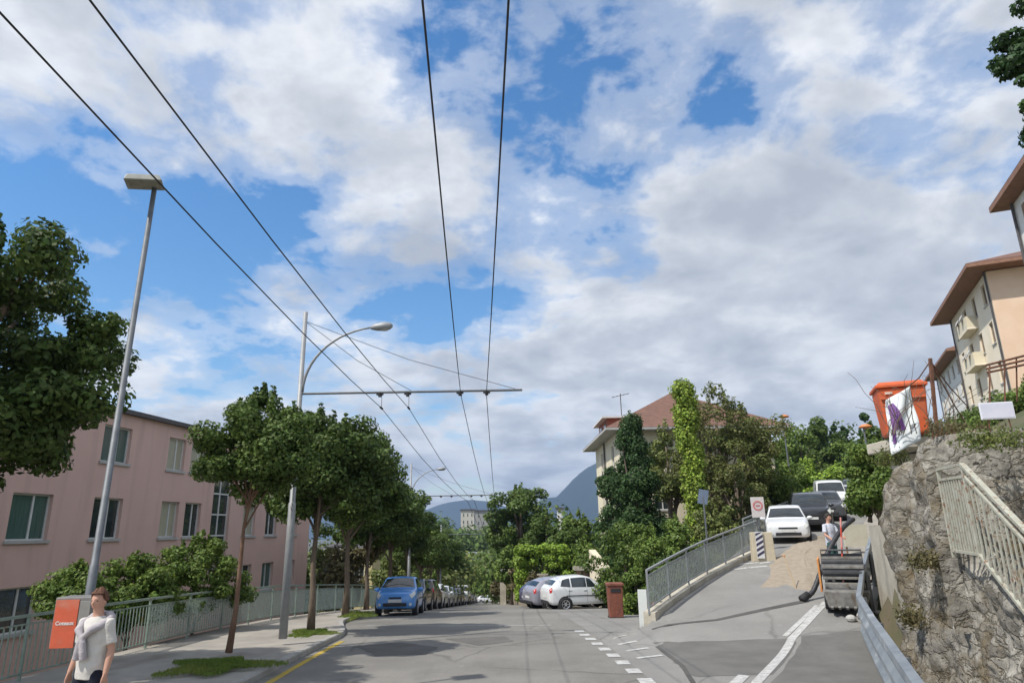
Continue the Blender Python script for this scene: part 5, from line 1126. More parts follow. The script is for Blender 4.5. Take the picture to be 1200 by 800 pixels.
    MB().box((xf_ + .0, 0, .30 * h - .03), (.05, Wc * .56, .085 * h)).build('lower_grille', trimb, t, bevel=.012)
    MB().box((xf_ - .005, 0, .445 * h), (.04, Wc * (.30 if kind == 'city' else .42), .045 * h)).build('grille', trimb, t, bevel=.01)
    MB().box((xf_ + .035, 0, .37 * h), (.012, .52, .11)).build('number_plate', plate_m, t)
    MB().box((-xf_ - .012, 0, .40 * h), (.012, .52, .11)).build('number_plate', plate_m, t)
    MB().box((-xf_ + .02, 0, .24 * h), (.08, Wc * .62, .09 * h)).build('rear_bumper', trimb, t, bevel=.015)
    if kind != 'suv':
        for s in (-1, 1): MB().lathe([(0, .02), (.05, .018), (.06, 0)], 14, (0, 0, 0), 'X').xf(Matrix.Translation((xf_ - .03, s * Wc * .37, .28 * h)) @ Matrix.Rotation(s * .35, 4, 'Z')).build('fog_lamp', head_m, t)
    for s in (-1, 1):
        cpatch(S, [(4.35, 7 - 0), (4.36, 6.9), (4.2, 5.7), (4.18, 5.8)], s, .013, 2, 6).build('wiper', trimb, t)
    return t
blue_p, white_p = paint('paint_blue', (.10, .31, .74)), paint('paint_white', (.72, .73, .74)); black_p, dark_p, silver_p, red_p, brownp = paint('paint_black', (.02, .021, .025)), paint('paint_darkgrey', (.075, .08, .09)), paint('paint_silver', (.42, .44, .46)), paint('paint_red', (.35, .02, .02)), paint('paint_brown', (.08, .06, .05))
def put(t, x, y, heading, z, slope=0.0, roll=0.0):
    """heading: direction the nose points, radians from +x; slope: rise along the nose"""
    t.rotation_mode = 'XYZ'; t.location = (x, y, z); m = Matrix.Rotation(heading, 4, 'Z') @ Matrix.Rotation(-slope, 4, 'Y') @ Matrix.Rotation(roll, 4, 'X'); t.rotation_euler = m.to_euler()
TOWARD = -math.pi / 2
def slope_at(y): return math.atan((zmain(y - 1) - zmain(y + 1)) / 2)
gL = 'cars parked in a row along the left kerb'
blue = make_car('parked_car', 'blue city car facing the camera, first in the row parked along the left kerb', 'car', 'city', 3.6, 1.62, 1.47, blue_p, .28, gL)
put(blue, aty(464, 720, 28.5).x, 29.6, TOWARD + .03, zmain(29.6) + .004, slope_at(29.6))
blk = make_car('parked_car', 'black hatchback directly behind the blue city car', 'car', 'hatch', 4.1, 1.74, 1.46, black_p, .30, gL)
put(blk, kerbx(34.6) + 1.0, 34.8, TOWARD, zmain(34.8) + .004, slope_at(34.8))
rd = make_car('parked_car', 'dark brown estate car third in the left hand row', 'car', 'suv', 4.4, 1.80, 1.58, brownp, .32, gL); put(rd, kerbx(40.4) + 1.05, 40.4, -TOWARD, zmain(40.4) + .004, -slope_at(40.4))
wh = make_car('parked_car', 'white hatchback with red tail lights fourth in the left hand row', 'car', 'hatch', 4.0, 1.72, 1.47, white_p, .30, gL); put(wh, kerbx(46) + 1.1, 46.2, -TOWARD, zmain(46.2) + .004, -slope_at(46.2))
slv = make_car('parked_car', 'silver hatchback sixth in the left hand row', 'car', 'hatch', 4.0, 1.72, 1.47, silver_p, .30, gL, detail=False); put(slv, kerbx(57) + 1.1, 57, TOWARD, zmain(57) + .004, slope_at(57))
van = make_car('parked_van', 'white delivery van standing high among the far parked cars on the left', 'van', 'van', 5.0, 1.95, 2.1, white_p, .33, gL, detail=False); put(van, kerbx(82) + 1.2, 82, TOWARD, zmain(82) + .004, slope_at(82))
def again(src, y, lab, away=False):
    d = dup(src, (0, 0, 0), label=lab); put(d, kerbx(y) + 1.1, y, -TOWARD if away else TOWARD, zmain(y) + .004, -slope_at(y) if away else slope_at(y)); return d
again(wh, 51.6, 'white hatchback fifth in the left hand row, right behind the red tail lighted one')
again(blk, 62.6, 'black hatchback just past the silver one in the left hand row'); again(rd, 68.6, 'dark brown estate car ahead of the white van in the left hand row'); again(slv, 75, 'silver hatchback directly in front of the white van')
again(blk, 89, 'black hatchback directly past the white van in the left hand row'); again(slv, 95, 'silver hatchback second past the white van'); again(rd, 102, 'dark brown estate car third past the white van'); again(wh, 109, 'white hatchback fourth past the white van'); again(blk, 116, 'black hatchback fifth past the white van'); again(slv, 124, 'silver hatchback last of the left hand row')
wc = make_car('parked_car', 'white sedan standing crosswise at the very bottom of the road', 'car', 'hatch', 4.4, 1.76, 1.42, white_p, .31, None, detail=False); q = aty(571, 697, 148); put(wc, q.x, 148, 0.1, zmain(148) + .01)
# white compact and its neighbours in the yard
mv = make_car('parked_car', 'white compact hatchback parked side on beside the brown bin', 'car', 'hatch', 3.6, 1.66, 1.48, white_p, .29, 'cars parked in the yard'); put(mv, 3.02, 33.2, R(16), zmain(33.2) + .01)
mg = make_car('parked_car', 'silver grey hatchback half hidden behind the white compact in the yard', 'car', 'hatch', 3.9, 1.70, 1.50, paint('paint_grey', (.28, .28, .33)), .30, 'cars parked in the yard', detail=False); put(mg, 2.35, 35.3, R(22), zmain(35.3) + .01)
mg2 = dup(mg, (0, 0, 0), label='dark violet car farthest left in the yard, only its tail showing'); put(mg2, 2.2, 37.2, R(22), zmain(37.2) + .01)
for ch in mg2.children:
    if ch.name.startswith(('body', 'mirror')): ch.data = ch.data.copy(); ch.data.materials[0] = paint('paint_violet', (.05, .045, .11))
# uphill street
gU = 'cars parked nose down along the uphill street'
def up(t, s, tt, yaw=0.0, flip=False):
    x, y = xy(s, tt); a = math.pi / 2 - R(30) + (0 if flip else math.pi) + yaw; k = math.atan(.12 if s < 14 else .082) * (1 if flip else -1); put(t, x, y, a, zside(s) + .005, k)
u1 = make_car('parked_car', 'white hatchback at the front of the uphill row, beside the round sign', 'car', 'hatch', 4.0, 1.75, 1.42, white_p, .31, gU); up(u1, 17.6, -.45, R(10))
u2 = make_car('parked_car', 'black off-roader second in the uphill row', 'car', 'suv', 4.6, 1.88, 1.72, black_p, .36, gU); up(u2, 22.8, -.10, R(10))
u3 = make_car('parked_car', 'dark grey car third in the uphill row, in front of the white van', 'car', 'suv', 4.2, 1.78, 1.55, dark_p, .32, gU); up(u3, 28.3, .15, R(9))
u4 = make_car('parked_van', 'white van fourth in the uphill row, roof above the dark cars', 'van', 'van', 4.6, 1.85, 2.0, white_p, .33, gU, detail=False); up(u4, 33.8, -.05, R(9))
u5 = dup(slv, (0, 0, 0), label='silver hatchback behind the white van on the uphill street', group=gU); up(u5, 39.5, .5, R(9))
u6 = dup(u2, (0, 0, 0), label='black off-roader high up the street behind the silver hatchback', group=gU); up(u6, 45, .7, R(9))
u7 = dup(u1, (0, 0, 0), label='white hatchback at the top of the uphill row', group=gU); up(u7, 50.5, 1.0, R(9))

# ------------------------------------------------------------------ people
skin = mat('skin', (.52, .28, .20), .55, (.58, .33, .24), 6, spec=.35)
shirt_w = mat('cloth_white', (.56, .53, .49), .9, (.66, .63, .59), 5, bump=.3, bscale=40, spec=.1)
cloth_g = mat('cloth_grey', (.40, .37, .39), .95, (.50, .46, .47), 10, bump=.5, bscale=60, spec=.1)
trous = mat('cloth_navy', (.02, .022, .035), .9, (.03, .034, .05), 8, spec=.1)
hair_m = mat('hair_brown', (.085, .035, .02), .75, (.17, .075, .04), 30, bump=.6, bscale=70)
hair_d = mat('hair_dark', (.02, .016, .014), .7, (.035, .03, .025), 30)
shoe_m = mat('shoe', (.5, .5, .5), .7, (.4, .4, .4), 8)
eye_m = mat('eye', (.03, .025, .02), .3); lip_m = mat('lip', (.42, .17, .14), .5)
def ell_loft(mb, rings, n=22):
    rows = [[(cx + rx * math.cos(a), cy + ry * math.sin(a), z) for a in np.linspace(0, 2 * math.pi, n + 1)] for cx, cy, z, rx, ry in rings]; mb.grid(rows); b = len(mb.v) - len(rows) * (n + 1); mb.f.append(tuple(b + k for k in range(n))); b = len(mb.v) - (n + 1); mb.f.append(tuple(b + k for k in reversed(range(n)))); return mb
def baked(o, voxel=None, smooth_it=0):
    if voxel: md = o.modifiers.new('r', 'REMESH'); md.mode = 'VOXEL'; md.voxel_size = voxel
    if smooth_it: md = o.modifiers.new('s', 'SMOOTH'); md.iterations = smooth_it; md.factor = .6
    bpy.context.view_layer.update(); me = bpy.data.meshes.new_from_object(o.evaluated_get(bpy.context.evaluated_depsgraph_get())); o.modifiers.clear(); o.data = me
    me.polygons.foreach_set('use_smooth', [True] * len(me.polygons)); return o
def person(lab, loc, face, shirt, trousers, hairm, arms, legs, torso_lean=0, head_yaw=0, long_hair=False, scarf=False, H=1.0):
    """local frame: faces -y; arms: [(elbow, wrist, hand dir)] for left (+x) and right (-x); legs: [(knee, ankle)]"""
    t = thing('person', lab, 'person', loc, face); mb = MB()
    # torso and neck
    ell_loft(mb, [(0, 0, .84, .10, .08), (0, 0, .92, .165, .115), (0, 0, 1.02, .15, .105), (0, 0, 1.12, .145, .10), (0, -.005, 1.25, .17, .115), (0, 0, 1.36, .18, .11), (0, .005, 1.42, .15, .09), (0, .01, 1.455, .075, .065), (0, .005, 1.50, .055, .058), (0, -.005, 1.56, .055, .06)])
    for s, (el, wr, hd) in zip((1, -1), arms):
        sh = Vector((s * .175, 0, 1.40)); el, wr = Vector(el), Vector(wr)
        mb.tube([Vector((s * .10, 0, 1.39)), sh, sh.lerp(el, .35), el, el.lerp(wr, .3), wr], [.055, .058, .052, .040, .041, .027], 12)
        hd = Vector(hd).normalized(); side = Vector((1, 0, 0)) if abs(hd.x) < .7 else Vector((0, 1, 0)); fwd = hd.cross(side).normalized(); side = fwd.cross(hd).normalized()
        palm = [wr - hd * .01, wr + hd * .03, wr + hd * .065, wr + hd * .095]
        rows = [[p + fwd * math.cos(a) * rw + side * math.sin(a) * rt for a in np.linspace(0, 2 * math.pi, 13)] for p, rw, rt in zip(palm, (.024, .036, .042, .038), (.02, .017, .017, .013))]; mb.grid(rows)
        for k, (o_, l_) in enumerate(((-.030, .062), (-.010, .074), (.011, .070), (.031, .054))):
            a0 = palm[2] + fwd * o_; c1 = side * (-s) * .0; curl = side * (s * -1) * .010
            mb.tube([a0, palm[3] + fwd * o_, palm[3] + fwd * o_ + hd * l_ * .5 + curl, palm[3] + fwd * o_ + hd * l_ * .95 + curl * 2.8], [.0095, .0095, .0085, .0065], 7)
        a0 = palm[1] - fwd * .02; mb.tube([a0, a0 - fwd * .030 + hd * .03, a0 - fwd * .036 + hd * .062], [.013, .0115, .008], 7)
    for s, (kn, an) in zip((1, -1), legs):
        hp = Vector((s * .085, 0, .90)); kn, an = Vector(kn), Vector(an)
        mb.tube([hp, hp.lerp(kn, .3), kn, kn.lerp(an, .3), an, an - Vector((0, 0, .03))], [.085, .082, .056, .058, .038, .04], 12)
    # head: shaped ball with brow, nose, chin, ears
    hc = Vector((0, -.012, 1.645)); hm = Matrix.Rotation(head_yaw, 3, 'Z'); rows = []
    for i in range(33):
        ph = math.pi * i / 32; row = []
        for j in range(41):
            th = 2 * math.pi * j / 40; x, y, z = math.sin(ph) * math.sin(th), -math.sin(ph) * math.cos(th), math.cos(ph)
            px_, py_, pz_ = x * .076, y * .095, z * .118
            if z < 0: px_ *= 1 - .30 * z * z * (1 if y < 0 else .6); py_ = py_ * (1 - .10 * z * z) if y < 0 else py_ * (1 + .28 * z)
            if y < -.2:
                f = -y; nx = px_ / .013
                nose = math.exp(-nx * nx) * math.exp(-((pz_ + .028) / .026) ** 2) * .022 + math.exp(-(px_ / .010) ** 2) * math.exp(-((pz_ + .008) / .03) ** 2) * .010
                eye = -(math.exp(-((abs(px_) - .032) / .015) ** 2) * math.exp(-((pz_ - .004) / .013) ** 2)) * .010
                brow = math.exp(-((abs(px_) - .03) / .024) ** 2) * math.exp(-((pz_ - .026) / .009) ** 2) * .005
                lips = math.exp(-(px_ / .022) ** 2) * (math.exp(-((pz_ + .062) / .006) ** 2) + math.exp(-((pz_ + .074) / .006) ** 2)) * .005; chin = math.exp(-(px_ / .022) ** 2) * math.exp(-((pz_ + .102) / .014) ** 2) * .008
                py_ -= (nose + eye + brow + lips + chin) * f
            row.append(hm @ Vector((px_, py_, pz_)) + hc)
        rows.append(row)
    mb.grid(rows)
    for s in (-1, 1):
        e = MB().lathe([(0, -.012), (.018, -.012), (.027, .0), (.022, .010), (.010, .006), (0, .002)], 14, (0, 0, 0), 'X').xf(Matrix.Translation(hc + hm @ Vector((s * .076, .012, -.008))) @ Matrix.Rotation(head_yaw + s * .25, 4, 'Z') @ Matrix.Diagonal((s * .9, .75, 1.15, 1))); mb.add(e.v, e.f)
    b = baked(mb.build('body', skin, t), .0075 if scarf else .012, 2)
    for s in (-1, 1):
        e = MB().lathe([(0, .011), (.008, .008), (.011, 0), (.008, -.008), (0, -.011)], 10); e.xf(Matrix.Translation(hc + hm @ Vector((s * .031, -.078, .004))) @ Matrix.Diagonal((1.25, .7, .75, 1))); e.build('eye', eye_m, t, smooth=True)
    m_ = MB().tube([hc + hm @ Vector((x, -.0865 + 6 * x * x, -.068)) for x in (-.022, -.011, 0, .011, .022)], [.002, .004, .0045, .004, .002], 6); m_.build('mouth', lip_m, t, smooth=True)
    # hair
    rows = []; rnd = random.Random(3)
    for i in range(22):
        ph = math.pi * i / 21 * .80; row = []
        for j in range(49):
            th = 2 * math.pi * j / 48; x, y, z = math.sin(ph) * math.sin(th), -math.sin(ph) * math.cos(th), math.cos(ph)
            lim = .52 if y < -.25 else .30 + .0 * y; zz2 = max(z, (.60 if y < -.35 else -.05 + .8 * max(0, -y)) if not long_hair else (.50 if y < -.35 else -1.9 + 1.9 * max(0, -y)))
            r = 1.05 + .16 * noise.noise(Vector((x * 5, y * 5, z * 5))) + .07 * noise.noise(Vector((x * 16, y * 16, z * 16)))
            row.append(hm @ Vector((x * .084 * r, y * (.103 if y > 0 else .096) * r + .004, zz2 * .128 * r + .004 + (.012 if y < 0 and z > .4 else 0))) + hc)
        rows.append(row)
    MB().grid(rows).build('hair', hairm, t, smooth=True, solid=.006)
    # shirt
    mb = MB(); ell_loft(mb, [(0, 0, .80, .178, .130), (0, .0, .95, .180, .130), (0, 0, 1.08, .172, .125), (0, -.005, 1.24, .188, .132), (0, 0, 1.36, .196, .124), (0, .005, 1.43, .158, .098), (0, .008, 1.475, .078, .074)])
    for s, (el, wr, hd) in zip((1, -1), arms):
        sh = Vector((s * .175, 0, 1.40)); el = Vector(el); mb.tube([Vector((s * .09, 0, 1.385)), sh, sh.lerp(el, .45), sh.lerp(el, .78)], [.07, .073, .071, .068], 14)
    o = baked(mb.build('shirt', shirt, t), .011, 5)
    for v in o.data.vertices:
        n_ = noise.noise(v.co * 9 + Vector((3, 1, 2))) * .010 + noise.noise(Vector((v.co.x * 14, v.co.y * 14, v.co.z * 5))) * .006; v.co += v.normal * n_
    # trousers
    mb = MB(); ell_loft(mb, [(0, 0, .80, .12, .10), (0, 0, .86, .172, .125), (0, 0, .97, .158, .115), (0, 0, 1.0, .155, .112)])
    for s, (kn, an) in zip((1, -1), legs):
        hp = Vector((s * .085, 0, .90)); kn, an = Vector(kn), Vector(an); mb.tube([hp, hp.lerp(kn, .3), kn, an + Vector((0, 0, .02))], [.095, .094, .070, .055], 14)
    baked(mb.build('trousers', trousers, t), .012, 3)
    for s, (kn, an) in zip((1, -1), legs):
        an = Vector(an); mb = MB(); ell_loft(mb, [(an.x, an.y - .065, an.z - .075, .042, .13), (an.x, an.y - .065, an.z - .045, .045, .132), (an.x, an.y - .04, an.z - .01, .040, .09), (an.x, an.y, an.z + .03, .040, .048)], 16); mb.build('shoe', shoe_m, t, smooth=True)
    if scarf:   # pullover tied over the shoulders
        mb = MB(); P = []
        for k in range(21):
            a = -1.9 + 3.8 * k / 20; P.append(Vector((math.sin(a) * .15, .02 + math.cos(a) * .10 - .055 * max(0, abs(a) - 1.2) / .7, 1.485 - .035 * abs(math.sin(a)) - .10 * max(0, abs(a) - 1.2))))
        mb.tube(P, [.046 + .009 * math.sin(k * 1.7) for k in range(21)], 12)
        for s in (-1, 1):
            e = P[-1] if s > 0 else P[0]; mb.tube([e, Vector((s * .09, -.160, 1.34)), Vector((s * .02, -.178, 1.27)), Vector((-s * .025, -.182, 1.21)), Vector((-s * .04, -.178, 1.10)), Vector((-s * .05, -.168, 1.02))], [.046, .044, .032, .036, .04, .042], 10)
        mb.tube([(-.035, -.17, 1.25), (.035, -.17, 1.23)], [.03, .03], 10)
        baked(mb.build('pullover', cloth_g, t), .010, 3)
    t.scale = (H, H, H); return t
person('young man in white T-shirt with grey pullover knotted over his shoulders, standing on the pavement', (-4.98, 8.5, KH), R(-16), shirt_w, trous, hair_m,
       [((.235, .03, 1.11), (.26, -.04, .86), (0, -.15, -1)), ((-.235, .03, 1.11), (-.25, -.05, .86), (0, -.15, -1))],
       [((.10, -.03, .49), (.11, .02, .09)), ((-.10, -.06, .49), (-.12, -.02, .09))], head_yaw=R(10), scarf=True, H=1.0)
wx_, wy_ = xy(7.6, .75); q = aty(972, 622, 22.0)
wx_, wy_ = q.x, q.y
person('road worker in pale shirt with dark hair bent over the black hose beside the machine', (wx_, wy_, zside(st(wx_, wy_)[0]) + .05), R(20), mat('cloth_pale', (.52, .54, .62), .9, (.6, .62, .7), 6), mat('cloth_green', (.03, .09, .08), .9), hair_d,
       [((.25, -.10, 1.15), (.20, -.30, 1.05), (0, -1, -.2)), ((-.25, -.06, 1.13), (-.20, -.28, .98), (0, -1, -.3))],
       [((.10, -.03, .49), (.11, .02, .09)), ((-.10, -.08, .49), (-.12, .02, .09))], head_yaw=.3, H=1.0)

# ------------------------------------------------------------------ orange poster cabinet by the grey lamp
bx = aty(88, 730, 9.1)
t = thing('poster_cabinet', 'grey metal cabinet with an orange poster on its face, left of the young man', 'cabinet', (bx.x, 9.15, KH), R(6))
MB().box((.0, .0, 1.36), (.44, .34, .58)).build('body', grey_box, t, bevel=.012)
po = MB().box((-.065, -.178, 1.34), (.275, .014, .56)).build('poster', poster, t)
MB().box((.145, -.176, 1.36), (.13, .010, .48)).build('door', mat('cabinet_door', (.27, .255, .235), .45, (.33, .31, .28), 5, metal=.2), t, bevel=.003)
text_mesh('Coteaux', .062, mat('poster_text', (.75, .74, .72), .6), 'lettering', po, (-.065, -.187, 1.345), (math.pi / 2, 0, 0), bold=.0015)
MB().tube([(.12, .05, -.1), (.12, .05, 1.1)], .04, 10).build('post', galv, t)
MB().box((.12, .05, .01), (.2, .2, .02)).build('foot_plate', galv, t)

# ------------------------------------------------------------------ brown bin, white board, hydrant
f_bin = aty(723, 724, 24); bz = zmain(24); k_ = atz(722, 725, zmain(25.5))
t = thing('brown_bin', 'brown tapered waste bin standing at the junction corner', 'bin', (k_.x, k_.y, surf(k_.x, k_.y)))
mb = MB(); mb.box((0, 0, .52), (.46, .46, 1.04), taper=1.12); mb.build('body', brown_p, t, bevel=.02); mb = MB(); mb.box((0, 0, 1.085), (.58, .58, .09)); mb.build('lid', brown_p, t, bevel=.02)
MB().box((0, -.262, .90), (.34, .02, .12)).build('slot', trimb, t); MB().box((0, 0, .02), (.5, .5, .04)).build('foot', blackm, t)
h0 = aty(754, 719, 19.6); zb = surf(h0.x - .3, 19.6)
t = thing('white_board', 'narrow upright white board with a pale green arch at the foot of the ramp railing', 'board', (h0.x, 19.6, zb - .05), R(-12)); MB().box((0, 0, .55), (.24, .05, 1.15)).build('board', mat('board_white', (.75, .77, .76), .6, (.66, .7, .68), 5), t, bevel=.006)
mb = MB(); mb.tube([(.30 + .18 * math.cos(a), 0, .78 + .30 * math.sin(a)) for a in np.linspace(0, math.pi, 10)], .02, 6); mb.tube([(.48, 0, .8), (.48, 0, .0)], .02, 6); mb.build('arch', rail_g, t)
t = thing('hydrant', 'small red and white hydrant marker beside the white board', 'hydrant', (h0.x + .28, 19.5, zb)); hr = mat('hydrant_red', (.55, .07, .04), .5, (.45, .06, .04), 7)
MB().lathe([(0, 0), (.10, 0), (.10, .06), (.075, .08), (.072, .42), (.09, .44), (.09, .50), (.06, .56), (.0, .60)], 16).build('body', mat('hydrant_orange', (.75, .20, .10), .5, (.65, .15, .08), 6), t, smooth=True)
MB().lathe([(0, .60), (.06, .58), (.07, .66), (.05, .74), (0, .76)], 14).build('cap', hr, t, smooth=True)
for s in (-1, 1): MB().tube([(s * .06, 0, .40), (s * .12, 0, .40)], .035, 8).build('outlet', hr, t)

# ------------------------------------------------------------------ round sign, striped marker
q = aty(888, 594, 27.2); gz = zside(st(q.x, 27.2)[0])
t = thing('road_sign', 'small white road sign with a faded red ring at the top of the ramp railing', 'sign', (q.x, 27.2, gz), R(-8)); hz_ = q.z - gz
MB().tube([(0, .03, -.1), (0, .03, hz_ + .3)], .03, 8).build('pole', galv, t); b = MB().box((0, -.01, hz_), (.50, .03, .78)).build('plate', mat('sign_white', (.66, .62, .61), .5, (.58, .54, .53), 8), t, bevel=.005)
MB().lathe([(.13, 0), (.19, 0), (.19, .008), (.13, .008)], 24, (0, 0, 0), 'Y').xf(Matrix.Translation((0, -.036, hz_ + .06))).build('red_ring', mat('sign_red', (.55, .16, .16), .5, (.6, .25, .25), 8), b)
MB().box((0, -.03, hz_ + .06), (.16, .008, .07)).build('symbol', mat('sign_mark', (.45, .2, .2), .5), b)
q = aty(894, 640, 25.2); gz = zside(st(q.x, 25.2)[0])
t = thing('marker_block', 'cream concrete block carrying a slanted black and white striped marker board', 'marker', (q.x, 25.2, gz), R(-4)); MB().box((0, .1, .48), (.80, .34, 1.02), taper=.92).build('block', mat('block_cream', (.52, .45, .33), .9, (.6, .53, .4), 3, bump=.3), t, bevel=.02)
b = MB().box((-.13, -.105, .55), (.26, .03, .92)).build('board', mat('stripe_white', (.68, .68, .68), .6), t)
for k in range(5): MB().add([(-.255, -.123, .14 + .18 * k), (-.005, -.123, .28 + .18 * k), (-.005, -.123, .37 + .18 * k if k < 4 else 1.0), (-.255, -.123, .23 + .18 * k)], [(0, 1, 2, 3)]).build('stripe', mat('stripe_dark', (.05, .04, .09), .6), b, solid=.004)

# ------------------------------------------------------------------ road works machine, hose, tape post, rod
q = atz(985, 706, .72); mxx, myy = 8.3, 17.9; hd = -R(26)
mz = zside(st(mxx, myy)[0]) + .01
dk = mat('machine_dark', (.05, .052, .056), .5, (.09, .09, .095), 6, metal=.4); gy = mat('machine_grey', (.17, .165, .155), .7, (.28, .27, .25), 8, metal=.2, bump=.3, streak=((.14, .11, .08), 5, (1, 1, .5), .55, .7)); og = mat('machine_orange', (.62, .22, .06), .6, (.7, .35, .12), 5)
t = thing('trench_machine', 'dusty tracked road work machine with dark ribbed cover blocking the uphill lane', 'machine', (mxx, myy, mz), hd)
for s in (-1, 1):
    mb = MB(); P = [(s * .42, .75 + .2 * math.cos(a), .22 + .2 * math.sin(a)) for a in np.linspace(-math.pi / 2, math.pi / 2, 8)] + [(s * .42, -.55 + .2 * math.cos(a), .22 + .2 * math.sin(a)) for a in np.linspace(math.pi / 2, 1.5 * math.pi, 8)]
    rows = [[(p[0] - .12, p[1], p[2]), (p[0] + .12, p[1], p[2])] for p in P + P[:1]]; mb.grid(rows); tr_ = mb.build('track', blackm, t, solid=.05)
    for k in range(4): MB().lathe([(0, -.09), (.14, -.09), (.14, .09), (0, .09)], 16, (s * .42, -.55 + .43 * k, .22), 'X').build('road_wheel', gy, tr_)
MB().box((0, .15, .46), (1.0, 1.35, .16)).build('chassis', dk, t, bevel=.02)
hood = MB(); rows = [[(x, .1 + .5 * math.cos(a), .95 + .42 * math.sin(a)) for x in (-.52, .52)] for a in np.linspace(-.9, math.pi + .5, 18)]; hood.grid(rows).build('hood', dk, t, solid=.03)
for k in range(6):
    a = math.pi * (.62 + .10 * k); MB().box((0, .1 + .53 * math.cos(a), .95 + .45 * math.sin(a)), (1.02, .05, .07), rx=0)  .build('rib', gy if k % 2 else dk, t, bevel=.008)
MB().box((0, -.42, .50), (1.0, .12, .34)).build('front_plate', gy, t, bevel=.02)
MB().box((-.60, -.1, .86), (.05, .5, .86), rx=.08).build('side_board', og, t, bevel=.01)
for k, (a, b) in enumerate([((-.45, -.55, .55), (-.2, -.85, .3)), ((.1, -.5, .55), (.25, -.85, .28)), ((.4, -.48, .6), (.42, -.8, .95))]): MB().tube([a, Vector(a).lerp(Vector(b), .5) + Vector((0, 0, .08)), b], .035, 8).build('hydraulic_line', dk, t, smooth=True)
rnd = random.Random(5)
sk = MB(); sk.box((0.02, -.82, .30), (.92, .5, .42), taper=1.2); sk.build('bucket', gy, t, bevel=.03)
for k in range(5): MB().box((-.36 + .18 * k, -1.1, .10), (.07, .16, .05), rx=-.4).build('tooth', gy, sk and t, bevel=.008)
MB().tube([(-.5, -.2, 1.2), (-.5, -.2, 1.5), (.5, -.2, 1.5), (.5, -.2, 1.2)], .025, 8).build('handle', dk, t)
t.scale = (.92, .92, .92)
# debris round the machine
for k in range(5):
    x, y = mxx - .55 + .28 * k + rnd.uniform(-.06, .06), myy - 1.25 + .12 * k + rnd.uniform(-.1, .1); z = surf(x, y); mb = MB(); bm = []
    r = rnd.uniform(.07, .13); rows = [[(x + r * math.sin(ph) * math.cos(th) * (1 + .3 * noise.noise(Vector((math.cos(th) * 2 + k, ph * 2, 1)))), y + r * math.sin(ph) * math.sin(th), z + r * .6 + r * .7 * math.cos(ph)) for th in np.linspace(0, 2 * math.pi, 10)] for ph in np.linspace(0, math.pi, 7)]
    o = mb.grid(rows).build('rubble_lump', concrete, None); tag(o, ['leftmost lump of broken concrete under the machine bucket', 'second lump of broken concrete from the left by the machine', 'middle lump of broken concrete in front of the machine', 'second lump of broken concrete from the right by the machine', 'rightmost lump of broken concrete, near the steel barrier'][k], 'rubble', 'broken concrete in front of the machine')
a = ws(944, 704); hp = [Vector((a.x, a.y, a.z + .07))]
for px, py, Y in [(953, 692, a.y + .1), (961, 672, a.y + .2), (968, 652, a.y + .35), (977, 634, a.y + .5), (988, 618, a.y + .7), (1000, 608, a.y + 1.0)]: hp.append(aty(px, py, Y))
e = hp[-1]
def cr(P, n=6):
    out = []
    for i in range(len(P) - 1):
        g = lambda k: P[min(max(k, 0), len(P) - 1)]
        for k in range(n): out.append(cat_(g(i - 1), g(i), g(i + 1), g(i + 2), k / n))
    return out + [P[-1]]
t = thing('suction_hose', 'thick black ribbed hose arching from the road up past the machine', 'hose', (0, 0, 0)); hh = cr(hp); MB().tube(hh, [.062 + (.006 if k % 2 else 0) for k in range(len(hh))], 12).build('tube', hose_m, t, smooth=True)
MB().tube([hp[0] - Vector((.12, .05, .02)), hp[0] + Vector((.1, .03, .10))], [.10, .085], 14).build('nozzle', blackm, t, smooth=True)
a = aty(989, 702, 17.6); b = aty(985, 606, 17.9); t = thing('tape_post', 'thin red and white upright post in front of the dark ribbed machine cover', 'post', (a.x, 17.6, a.z)); v = b - a
for k in range(8): MB().tube([v * (k / 8), v * ((k + 1) / 8)], .022, 8).build('band', hr if k % 2 == 0 else mat('tape_pink', (.62, .25, .22), .6), t)
a = ws(934, 690); b = aty(919, 652, a.y + .6); t = thing('marking_rod', 'thin wooden rod stuck slanting in the sand heap', 'rod', (a.x, a.y, a.z - .1)); MB().tube([(0, 0, 0), b - a + Vector((0, 0, .1))], [.018, .014], 6).build('shaft', mat('rod_wood', (.42, .32, .2), .8), t); MB().lathe([(0, 0), (.03, .0), (.03, .04), (0, .05)], 8, tuple(b - a + Vector((0, 0, .1)))).build('knob', og, t)
q = aty(1001, 616, 24.5); gz = zside(st(q.x, 24.5)[0]); t = thing('site_board', 'pale blank board standing beyond the hose on the strip beside the concrete wall', 'board', (q.x, 24.5, gz + .1)); MB().box((0, 0, .62), (.85, .05, .75)).build('board', mat('board_pale', (.55, .52, .42), .8, (.63, .6, .5), 3), t)
for s in (-1, 1): MB().box((s * .35, .05, .3), (.05, .05, .6)).build('leg', wood_b, t)

